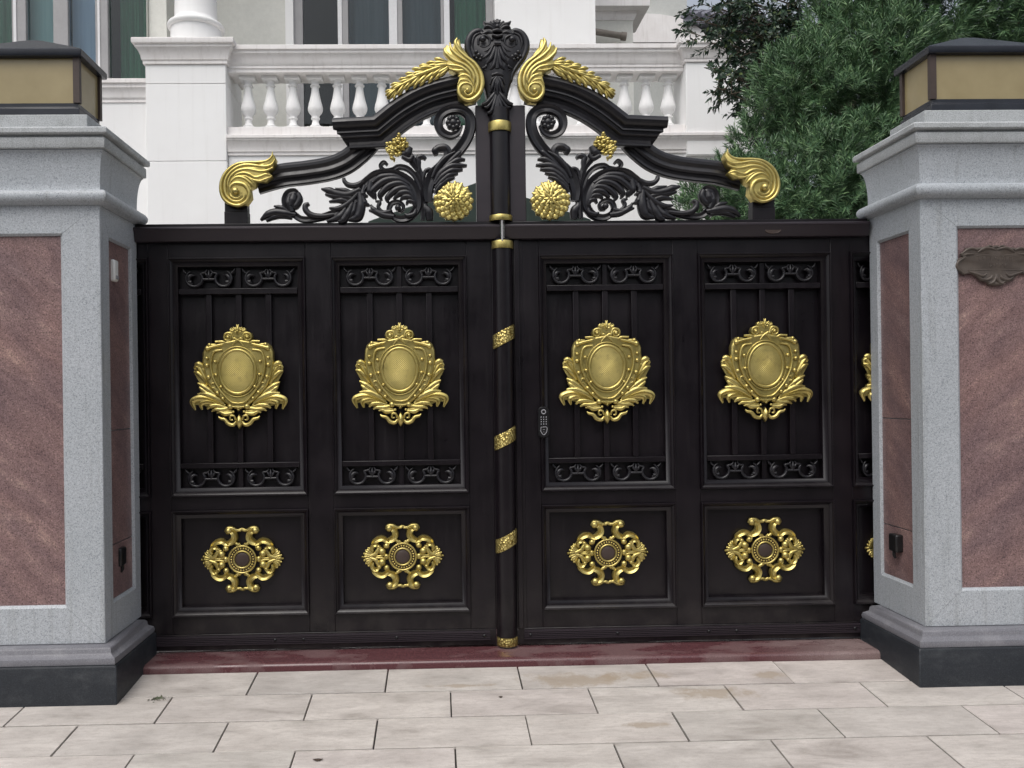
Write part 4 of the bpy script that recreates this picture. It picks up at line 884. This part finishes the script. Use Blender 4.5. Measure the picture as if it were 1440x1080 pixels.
# right pier
for z0, z1 in ((3.90, 4.915),): vb('pier_course', M['white'], (2.437, 3.22, 5.0, 5.5, z0, z1), bevel=.006)
MB().loft_rect(2.83, 5.25, .392, .25, [(0, 4.916), (.02, 4.918), (.02, 4.945), (.032, 4.955), (.040, 4.99), (.066, 5.04), (.085, 5.05), (.085, 5.085), (.105, 5.092), (.105, 5.135), (.098, 5.142)]).build('pier_cap', M['trim'], V)
# balustrade
def yprof(y0, yb, pts): return [(yb, pts[0][1])]+[(y0-o, z) for o, z in pts]+[(yb, pts[-1][1])]
bal = MB().extrude_x(-2.594, 2.435, yprof(5.09, 5.42, [(-.02, 4.857), (.0, 4.858), (.0, 4.895), (.012, 4.900), (.012, 4.925), (.022, 4.935), (.03, 4.98), (.052, 5.03), (.07, 5.045), (.07, 5.072), (.09, 5.08), (.09, 5.122), (.082, 5.128)])).build('balustrade_coping', M['trim'], V)
MB().extrude_x(-2.594, 2.435, yprof(5.06, 5.44, [(.0, 4.138), (.0, 4.248), (-.006, 4.252)])).build('balustrade_base', M['trim'], V)
MB().extrude_x(-2.594, 3.26, yprof(5.06, 5.3, [(.004, 3.932), (.02, 3.936), (.02, 3.965), (.035, 3.972), (.035, 3.985), (.045, 4.02), (.07, 4.075), (.085, 4.085), (.085, 4.10), (.10, 4.104), (.10, 4.132), (.095, 4.137)])).build('string_course', M['trim'], V)
bp = [(.055, .035), (.062, .05), (.062, .062), (.045, .075), (.038, .10), (.036, .125), (.05, .14), (.05, .152), (.040, .16), (.048, .18), (.070, .205), (.083, .235), (.084, .26), (.076, .30), (.062, .35), (.050, .41), (.042, .46), (.040, .49), (.054, .502), (.054, .515), (.042, .522), (.042, .54), (.056, .555), (.06, .566)]
bm = MB(); bm.lathe(0, 0, bp, 20); bm.loft_rect(0, 0, .088, .088, [(0, 0), (0, .034), (-.03, .04)]); bm.loft_rect(0, 0, .085, .085, [(-.02, .562), (0, .570), (0, .603)])
bmesh_ = bm.mesh('baluster', M['white'])
for k in range(20): inst('baluster', bmesh_, V, (-2.409+k*.24795, 5.25, 4.2525))
# left lower parapet coping, and its wall
MB().extrude_x(-8, -3.402, yprof(5.12, 5.6, [(.0, 4.541), (.012, 4.543), (.012, 4.575), (.02, 4.58), (.028, 4.60), (.028, 4.64), (.05, 4.68), (.06, 4.69), (.06, 4.73), (.08, 4.736), (.08, 4.776), (.073, 4.782)])).build('parapet_coping', M['trim'], V)
# wall behind the balcony with the sliding window
YB = 6.5
vb('back_wall', M['cream'], (-3.66, -2.20, YB, YB+.2, 4.1, 9.6)); vb('window_surround', M['white'], (-2.199, -2.10, YB-.04, YB+.2, 4.1, 9.6))
vb('back_wall', M['white'], (.43, 1.686, YB-.25, YB+.2, 4.1, 9.6))
W = vb('sliding_window', M['grey'], (-2.099, -1.99, YB+.02, YB+.12, 4.1, 7.6), (-2.099, .43, YB+.02, YB+.12, 7.6, 7.8), (-2.099, .43, YB+.02, YB+.12, 4.101, 4.16))
for a0, a1, mt in ((-1.545, -1.488, 'wframe'), (-1.488, -1.412, 'grey'), (-.898, -.79, 'wframe'), (-.79, -.725, 'grey'), (-.24, -.20, 'grey'), (-.20, -.125, 'wframe'), (.335, .43, 'grey')):
    vb('sash_bar', M[mt], (a0+.001, a1-.001, YB+.0-(.01 if mt == 'wframe' else 0), YB+.10, 4.161, 7.599), parent=W, bevel=.004)
for a0, a1 in ((-1.99, -1.545), (-1.412, -.898), (-.725, -.24), (-.125, .335)): vb('pane', M['glass'], (a0, a1, YB+.05, YB+.056, 4.161, 7.599), parent=W)
def drape(name, mat, x0, x1, Y, z0, z1, amp=.03, per=.11, parent=None):
    n = int((x1-x0)/.012); rw = [[(x0+(x1-x0)*k/n, Y+amp*math.sin(2*math.pi*(x0+(x1-x0)*k/n)/per+.6*math.sin(k*.13)), z) for k in range(n+1)] for z in (z0, (z0+z1)/2, z1)]
    b = MB(); b.grid(rw); return b.build(name, mat, parent or V, angle=80)
drape('curtain', M['sheer'], -1.43, -.86, YB+.22, 4.12, 7.7, .012, .16); drape('curtain', M['sheer'], -.74, -.20, YB+.22, 4.12, 7.7, .012, .16); drape('curtain', M['curtain'], -.06, .42, YB+.22, 4.12, 7.7, .03, .12)
vb('room', M['dark'], (-2.6, 1.6, 9.0, 9.1, 4.1, 9.6), (-2.6, -2.5, 6.71, 9.0, 4.1, 9.6), (1.5, 1.6, 6.71, 9.0, 4.1, 9.6), (-2.5, 1.5, 6.71, 9.0, 4.0, 4.1))
# left window bay
YL = 5.62
WL = vb('corner_window', M['grey'], (-6.6, -3.66, YL, YL+.10, 7.6, 7.8), (-6.6, -3.66, YL, YL+.1, 4.6, 4.78))
def xl(p): return at(p, 60, YL)[0]
for p0, p1 in ((18, 38), (76, 97), (135, 153)): vb('window_post', M['grey'], (xl(p0), xl(p1), YL-.02, YL+.09, 4.781, 7.599), parent=WL, bevel=.006)
for p0, p1 in ((21, 25), (139, 142)): vb('window_post', M['wframe'], (xl(p0), xl(p1), YL-.032, YL-.0205, 4.781, 7.599), parent=WL)
for p0, p1 in ((-140, 18), (38, 76), (97, 135), (153, 204)): vb('pane', M['glass'], (xl(p0)+.001, xl(p1)-.001, YL+.03, YL+.036, 4.781, 7.599), parent=WL)
drape('curtain', M['curtain'], xl(-140), xl(14), YL+.25, 4.6, 7.7, .03, .12); drape('curtain', M['teal'], xl(30), xl(84), YL+.2, 4.6, 7.7, .004, .3)
drape('curtain', M['sky_pane'], xl(92), xl(141), YL+.2, 4.6, 7.7, .004, .3); drape('curtain', M['curtain'], xl(156), xl(196), YL+.28, 4.6, 7.7, .03, .10)  # blue sheet stands in for sky reflected in its pane
vb('back_wall', M['cream'], (xl(204), -3.661, YL+.05, YB, 4.1, 9.6)) if xl(204) < -3.661 else None
vb('back_wall', M['cream'], (-8, -6.602, YL, YL+.2, 4.6, 9.6)); vb('back_wall', M['cream'], (-6.6, -3.66, YL+.02, YL+.12, 7.801, 9.6))
vb('back_wall', M['cream'], (-2.099, .43, YB+.03, YB+.15, 7.801, 9.6))
vb('back_wall', M['cream'], (-3.655, -3.45, YL+.1, YB-.001, 4.1, 9.6))
vb('room', M['dark'], (-8, -3.66, 8.0, 8.1, 4.5, 9.6), (-8, -3.66, 5.75, 8.0, 4.4, 4.55))
# unseen balcony roof added for shade, and the rest of the body
vb('shade_roof_slab', M['white'], (-8, 1.686, 4.95, 10, 9.601, 9.85)); vb('side_wall', M['white'], (1.50, 1.686, YB+.201, 10, 4.1, 9.6), (-8, -7.8, 5.7, 10, 4.6, 9.6), (-8, 3.2, 9.9, 10, -.1, 4.1), (3.0, 3.2, 5.31, 9.9, -.1, 3.94))
# recessed wing to the right with its cornice and a pipe
YR = 7.9
a0 = 1.69; a1 = at(890, 40, YR)[0]
vb('wing_wall', M['cream'], (a0, a1, YR, YR+.5, 4.1, 9.6))
z1_ = at(860, 12, YR)[1]; z0_ = at(860, 29, YR)[1]
MB().loft_rect((a0+a1)/2, YR+.25, (a1-a0)/2, .25, [(.01, z0_), (.04, z0_+.05), (.05, z0_+.12), (.16, z1_-.06), (.20, z1_-.05), (.2, z1_+.04), (.0, z1_+.05)]).build('wing_cornice', M['trim'], V)
p0, p1 = at(828, 44, YR-.1), at(878, 52, YR-.1); MB().tube([(p0[0], YR-.12, p0[1]), (p1[0], YR-.12, p1[1])], [.045, .045], 12).build('pipe', M['pipe'], V)
p0 = at(880, 51, YR-.1); MB().tube([(p1[0]-.05, YR-.12, p1[1]+.004), (p1[0]+.02, YR-.12, p1[1]-.004)], [.06, .06], 12).build('pipe_socket', M['pipe'], V)
# dark gabled canopy over the front door
cl, ca, cr_ = (at(520, 314, 4.4), at(703, 262, 4.4), at(826, 314, 4.4))
xm = (cl[0]+cr_[0])/2; hw = (cr_[0]-cl[0])/2
b = MB(); b.extrude_y(4.2, 5.058, [(xm-hw, cl[1]-.02), (xm, ca[1]), (xm+hw, cl[1]-.02), (xm+hw, cl[1]-.16), (xm-hw, cl[1]-.16)]); b.build('door_canopy', M['canopy'], V, bevel=.006)
vb('front_door', M['brown'], (xm-.7, xm+.7, 5.02, 5.059, .03, 2.35), bevel=.01)
# neighbouring house behind the wing
NY = 12.
nb = thing('neighbour_house', 'pale grey neighbouring house with dark tiled roof behind the small leaved tree', 'house', (at(930, 60, NY)[0], NY, 0))
n0, n1 = at(880, 60, NY)[0], at(1070, 60, NY)[0]; ze = at(990, 34, NY)[1]
b = MB(); b.box(n0-2.5, n1, NY, NY+5, -.1, ze-.2); b.build('wall', M['neighbour'], nb)
b = MB(); b.box(n0-2.5, at(966, 0, NY)[0], NY+.01, NY+5.2, ze-.19, ze+3.2); b.build('upper_wall', M['neighbour'], nb)
b = MB(); b.extrude_y(NY-.25, NY-.005, [(n1-2.3+.9*math.cos(a)*1.3, ze-.45+.55*math.sin(a)) for a in np.linspace(0, math.pi, 15)]); b.build('arched_pediment', M['trim'], nb)
xr0, xr1 = at(962, 0, NY)[0], at(1062, 0, NY)[0]
rf = vb('roof', M['rooftile'], (xr0-.02, n1+.1, NY+1.4, NY+5, ze+.6, ze+.7), parent=nb)
tl = MB()
for i in range(5): tl.tube([( .11*math.sin(0), 0, 0), (0, .14, .07), (0, .26, .13)], [.085, .085, .085], 8); break
tme = tl.mesh('roof_tile', M['rooftile'])
for r_ in range(7):
    for c_ in range(9):
        inst('roof_tile', tme, rf, (xr0+c_*(xr1-xr0)/8+(.06 if r_ % 2 else 0), NY-.3+r_*.2, ze+.0+r_*.10))
b = MB(); b.extrude_x(xr0-.1, xr1+.2, [(NY-.35, ze-.14), (NY-.35, ze-.07), (NY+1.3, ze+.76), (NY+1.3, ze-.14)]); b.build('roof_slope', M['rooftile'], rf)
zp = at(905, 33, NY)[1]; MB().tube([(at(892, 33, NY-.1)[0], NY-.1, zp), (at(935, 33, NY-.1)[0], NY-.1, zp-.02)], [.05, .05], 8).build('drain_pipe', M['pipe'], nb)

# ================================================================== TREES
nr = np.random.RandomState(11)
def orient(d, r_):
    d = d/np.linalg.norm(d, axis=1)[:, None]; a = r_.randn(len(d), 3); u = np.cross(d, a); u /= np.linalg.norm(u, axis=1)[:, None]; return d, u, np.cross(d, u)
def leaf_mesh(name, mat, base, dirs, upn, ln, wd, droop, parent):
    """narrow two-segment blades: base, direction, side vector"""
    n = len(base); L = ln[:, None]; W_ = wd[:, None]/2; side = np.cross(dirs, upn); side /= np.maximum(np.linalg.norm(side, axis=1), 1e-6)[:, None]
    dn = np.array([0, 0, -1.]); droop = np.broadcast_to(droop, (n,))[:, None]
    m1 = base+dirs*L*.45+dn*L*droop*.25; tip = base+dirs*L+dn*L*droop
    v = np.stack([base, m1-side*W_+upn*W_*.3, m1+side*W_+upn*W_*.3, tip, ], 1).reshape(-1, 3)
    me = bpy.data.meshes.new(name); k = np.arange(n)[:, None]*4
    tri = np.concatenate([k+np.array([[0, 1, 2]]), k+np.array([[1, 3, 2]])], 1).reshape(-1)
    me.vertices.add(4*n); me.vertices.foreach_set('co', (v-np.array(WLOC[parent])).reshape(-1))
    me.loops.add(6*n); me.loops.foreach_set('vertex_index', tri.astype(np.int32)); me.polygons.add(2*n)
    me.polygons.foreach_set('loop_start', np.arange(0, 6*n, 3, dtype=np.int32)); me.polygons.foreach_set('loop_total', np.full(2*n, 3, np.int32))
    me.materials.append(mat); me.update(calc_edges=True); me.validate()
    o = link(name, me, parent); return o
def shoots(centres, dirs, nleaf, ln, wd, slen, spread, droop, r_):
    """leaves set spirally round each shoot"""
    n = len(centres); d, u, v = orient(dirs, r_); f = np.tile(np.linspace(.1, 1, nleaf), n); i = np.repeat(np.arange(n), nleaf)
    a = np.tile(np.arange(nleaf)*2.4, n)+np.repeat(r_.rand(n)*6.28, nleaf)+r_.randn(n*nleaf)*.25
    rad = u[i]*np.cos(a)[:, None]+v[i]*np.sin(a)[:, None]; sp = (spread*(1.25-.65*f)+r_.randn(n*nleaf)*.12)[:, None]
    base = centres[i]+d[i]*(f*slen)[:, None]; dr = d[i]*np.cos(sp)+rad*np.sin(sp); dr /= np.linalg.norm(dr, axis=1)[:, None]
    upn = rad*-1*np.cos(sp)+d[i]*np.sin(sp); L = ln*(1-.25*f)*(.75+.5*r_.rand(n*nleaf)); W_ = wd*(.8+.4*r_.rand(n*nleaf))
    return base, dr, upn, L, W_, np.clip(droop*(.4+r_.rand(n*nleaf)), 0, 1)
def sph(n, r_):
    p = r_.randn(n, 3); return p/np.linalg.norm(p, axis=1)[:, None]
def podocarpus():
    tx, ty = 3.25, 2.5
    t = thing('podocarpus_tree', 'dense bright green tree with long narrow leaves behind the right pillar', 'tree', (tx, ty, 0))
    cl = [(982, 300, 26, 1.7), (998, 276, 30, 1.8), (1036, 262, 36, 1.7), (1060, 205, 30, 2.0), (1012, 292, 38, 1.6), (1062, 288, 46, 1.5), (1125, 292, 52, 1.4), (1190, 285, 56, 1.3), (1250, 300, 50, 1.5), (1085, 243, 42, 1.7), (1150, 238, 56, 1.5), (1212, 225, 56, 1.5), (1092, 158, 42, 2.0), (1100, 112, 40, 2.1), (1128, 190, 46, 1.9), (1140, 115, 56, 1.8),
          (1195, 150, 60, 1.7), (1172, 62, 52, 2.0), (1240, 85, 62, 1.7), (1225, 15, 58, 2.1), (1300, 30, 62, 1.8), (1370, 10, 62, 1.9), (1435, 30, 62, 1.8), (1500, 30, 70, 1.9), (1260, 150, 54, 1.8), (1240, 200, 50, 1.8), (1290, 95, 56, 2.1), (1170, -30, 55, 2.3), (1260, -60, 70, 2.1), (1350, -70, 80, 2.1), (1450, -70, 90, 2.0),
          (1560, 60, 80, 2.0), (1540, 180, 90, 2.2), (1400, 120, 90, 2.6), (1320, 190, 90, 2.5), (1220, 330, 70, 1.9), (1120, 350, 70, 1.9), (1040, 345, 50, 1.9), (1330, 320, 90, 2.0), (1440, 280, 100, 2.3), (1180, 120, 80, 2.7), (1130, 260, 80, 2.6), (1240, 250, 90, 2.6), (1300, 60, 90, 2.7)]
    cs, ds = [], []
    for (px, py, rp, Y) in cl:
        x, z = at(px, py, Y); rad = rp*(Y-CAM[1])/F_PX*1.02; n = int(165*(rad/.28)**2*(1 if Y < 2.4 else .55)); p = sph(n, nr); p[:, 1] -= .18
        rr_ = rad*(.62+.38*nr.rand(n)**.7)[:, None]; c = np.array([x, Y, z])+p*rr_*np.array([1, 1, .92])
        cs.append(c); ds.append(p*.75+np.array([0, -.15, .75])+nr.randn(n, 3)*.28)
    cs = np.vstack(cs); ds = np.vstack(ds)
    q = shoots(cs, ds, 26, .076, .0078, .10, .80, .14, nr)
    o = leaf_mesh('crown', M['podo'], *q, t); o['kind'] = 'stuff'
    b = MB(); b.tube([(tx, ty, 0), (tx-.05, ty-.02, 1.), (tx-.1, ty-.1, 2.2), (tx-.15, ty-.2, 3.4), (tx-.1, ty-.25, 4.4)], [.13, .11, .09, .06, .03], 10); b.build('trunk', M['bark'], t)
    b = MB()
    for (px, py, rp, Y) in cl[:30]:
        x, z = at(px, py, Y); zz = max(.8, min(4.0, z-.5-.25*abs(x-tx))); b.tube([(tx-.08, ty-.1, zz), ((tx+x)/2, (ty+Y)/2-.05, (zz+z)/2+.06), (x, Y, z)], [.035, .022, .008], 6)
    b.build('limbs', M['bark'], t)
podocarpus()
def small_leaf_tree():
    tx, ty = 3.75, 3.9
    t = thing('small_leaved_tree', 'dark loose tree with small leaves reaching in front of the balcony pier', 'tree', (tx, ty, 0))
    ends = [(985, 5, 3.5), (1000, -15, 3.5), (975, 25, 3.4), (1030, 45, 3.4), (1050, 25, 3.4), (1075, 40, 3.4), (1085, 65, 3.3), (1045, 95, 3.3), (978, 48, 3.4), (990, 95, 3.3), (1003, 122, 3.2), (1030, 75, 3.3), (1060, 45, 3.4), (1045, 118, 3.2), (1028, 132, 3.1), (1018, 100, 3.3), (1090, 20, 3.5), (1110, 60, 3.4), (1130, 25, 3.5), (1075, 90, 3.3), (1100, 110, 3.4), (1150, 60, 3.5), (1175, 10, 3.6), (1060, 5, 3.5), (1020, 15, 3.5), (1000, 60, 3.4), (1075, 150, 3.2), (1090, 165, 3.2), (1060, 172, 3.2), (1120, -20, 3.6), (1040, -20, 3.6), (1130, 100, 3.5), (1200, 40, 3.6), (1215, -20, 3.7), (1010, 35, 3.5)]
    b = MB(); b.tube([(tx, ty, 0), (tx+.03, ty, 1.5), (tx-.05, ty-.1, 3.), (tx-.15, ty-.2, 4.3), (tx-.3, ty-.3, 5.2)], [.11, .10, .08, .055, .02], 9); b.build('trunk', M['bark'], t)
    b = MB(); cs, ds = [], []
    for (px, py, Y) in ends:
        x, z = at(px, py, Y); s0 = np.array([tx-.12, ty-.15, min(4.9, max(2.6, z-.75))]); e = np.array([x, Y, z]); mid = (s0+e)/2+np.array([0, 0, .22])
        b.tube([tuple(s0), tuple(mid), tuple(e)], [.016, .009, .003], 5)
        for _ in range(16):
            f = .55+.45*nr.rand(); p = (1-f)**2*s0+2*f*(1-f)*mid+f*f*e; d = nr.randn(3); d[2] = d[2]*.5-.15; d[1] *= .8; d /= np.linalg.norm(d); ln = .12+.16*nr.rand(); q = p+d*ln
            b.tube([tuple(p), tuple((p+q)/2+np.array([0, 0, .015])), tuple(q)], [.005, .004, .002], 4)
            for k in range(3): cs.append(p+(q-p)*(.25+.3*k)); ds.append(d+nr.randn(3)*.25+np.array([0, 0, -.1]))
    q = shoots(np.array(cs), np.array(ds), 8, .060, .024, .085, .95, .25, nr)
    leaf_mesh('crown', M['olive'], *q, t)['kind'] = 'stuff'
    b.build('limbs', M['bark'], t)
small_leaf_tree()
# trees on the far side of the road (unseen, added to give dark reflections in the paint, gold and window glass)
def reflection_tree():
    t = thing('reflection_tree', 'unseen broad dark tree across the road, added for dark reflections', 'tree', (-13.5, -17, 0), 'unseen trees added across the road')
    b = MB(); b.tube([(-13.5, -17, -.6), (-13.4, -17, 2), (-13.5, -17.1, 5)], [.22, .18, .08], 8); b.build('trunk', M['bark'], t)
    n = 5200; p = sph(n, nr)*(nr.rand(n, 1)**.33)*np.array([3., 1.8, 3.1])+np.array([-13.5, -17, 3.6]); d, u_, v_ = orient(sph(n, nr), nr)
    leaf_mesh('crown', M['olive'], p, d, u_, .45+.3*nr.rand(n), .2+.1*nr.rand(n), .1, t)['kind'] = 'stuff'
    for k in range(1, 7):
        c = t.copy(); C.objects.link(c); c.location.x += 4.6*k; c.location.y += rnd.uniform(-1, 1); c.rotation_euler.z = rnd.uniform(-.3, .3)
        for ch in list(t.children): q = ch.copy(); C.objects.link(q); q.parent = c
reflection_tree()

# ================================================================== small things on the paving
x, y = ground(221, 983)
t = thing('weed', 'tiny weed tuft growing in the paving joint near the left pillar', 'weed', (x, y, gz(y)))
n = 130; base = np.tile(np.array([x, y, gz(y)-.004]), (n, 1))+nr.randn(n, 3)*np.array([.016, .010, .002]); d = nr.randn(n, 3)*np.array([1, 1, .3])+np.array([0, 0, .7]); d, u_, v_ = orient(d, nr)
leaf_mesh('leaves', M['weedleaf'], base, d, u_, .010+.010*nr.rand(n), .006+.004*nr.rand(n), .2*nr.rand(n), t)['kind'] = 'stuff'
for (px, py, sz, lb) in ((447, 1069, .016, 'small dark dry leaf lying on the paving near the bottom edge'), (704, 981, .008, 'pale crumb sized leaf scrap on the paving below the gate')):
    x, y = ground(px, py); b = MB(); z = gz(y)+.002
    P = [(x+sz*math.cos(a)*(1.3 if abs(math.cos(a)) > .9 else 1), y+sz*.6*math.sin(a), z+.003*math.cos(2*a)) for a in np.linspace(0, 2*math.pi, 13)[:-1]]
    b.add(P+[(x, y, z+.005)], [(i, (i+1) % 12, 12) for i in range(12)]); tag(b.build('dry_leaf', M['deadleaf']), lb, 'leaf')
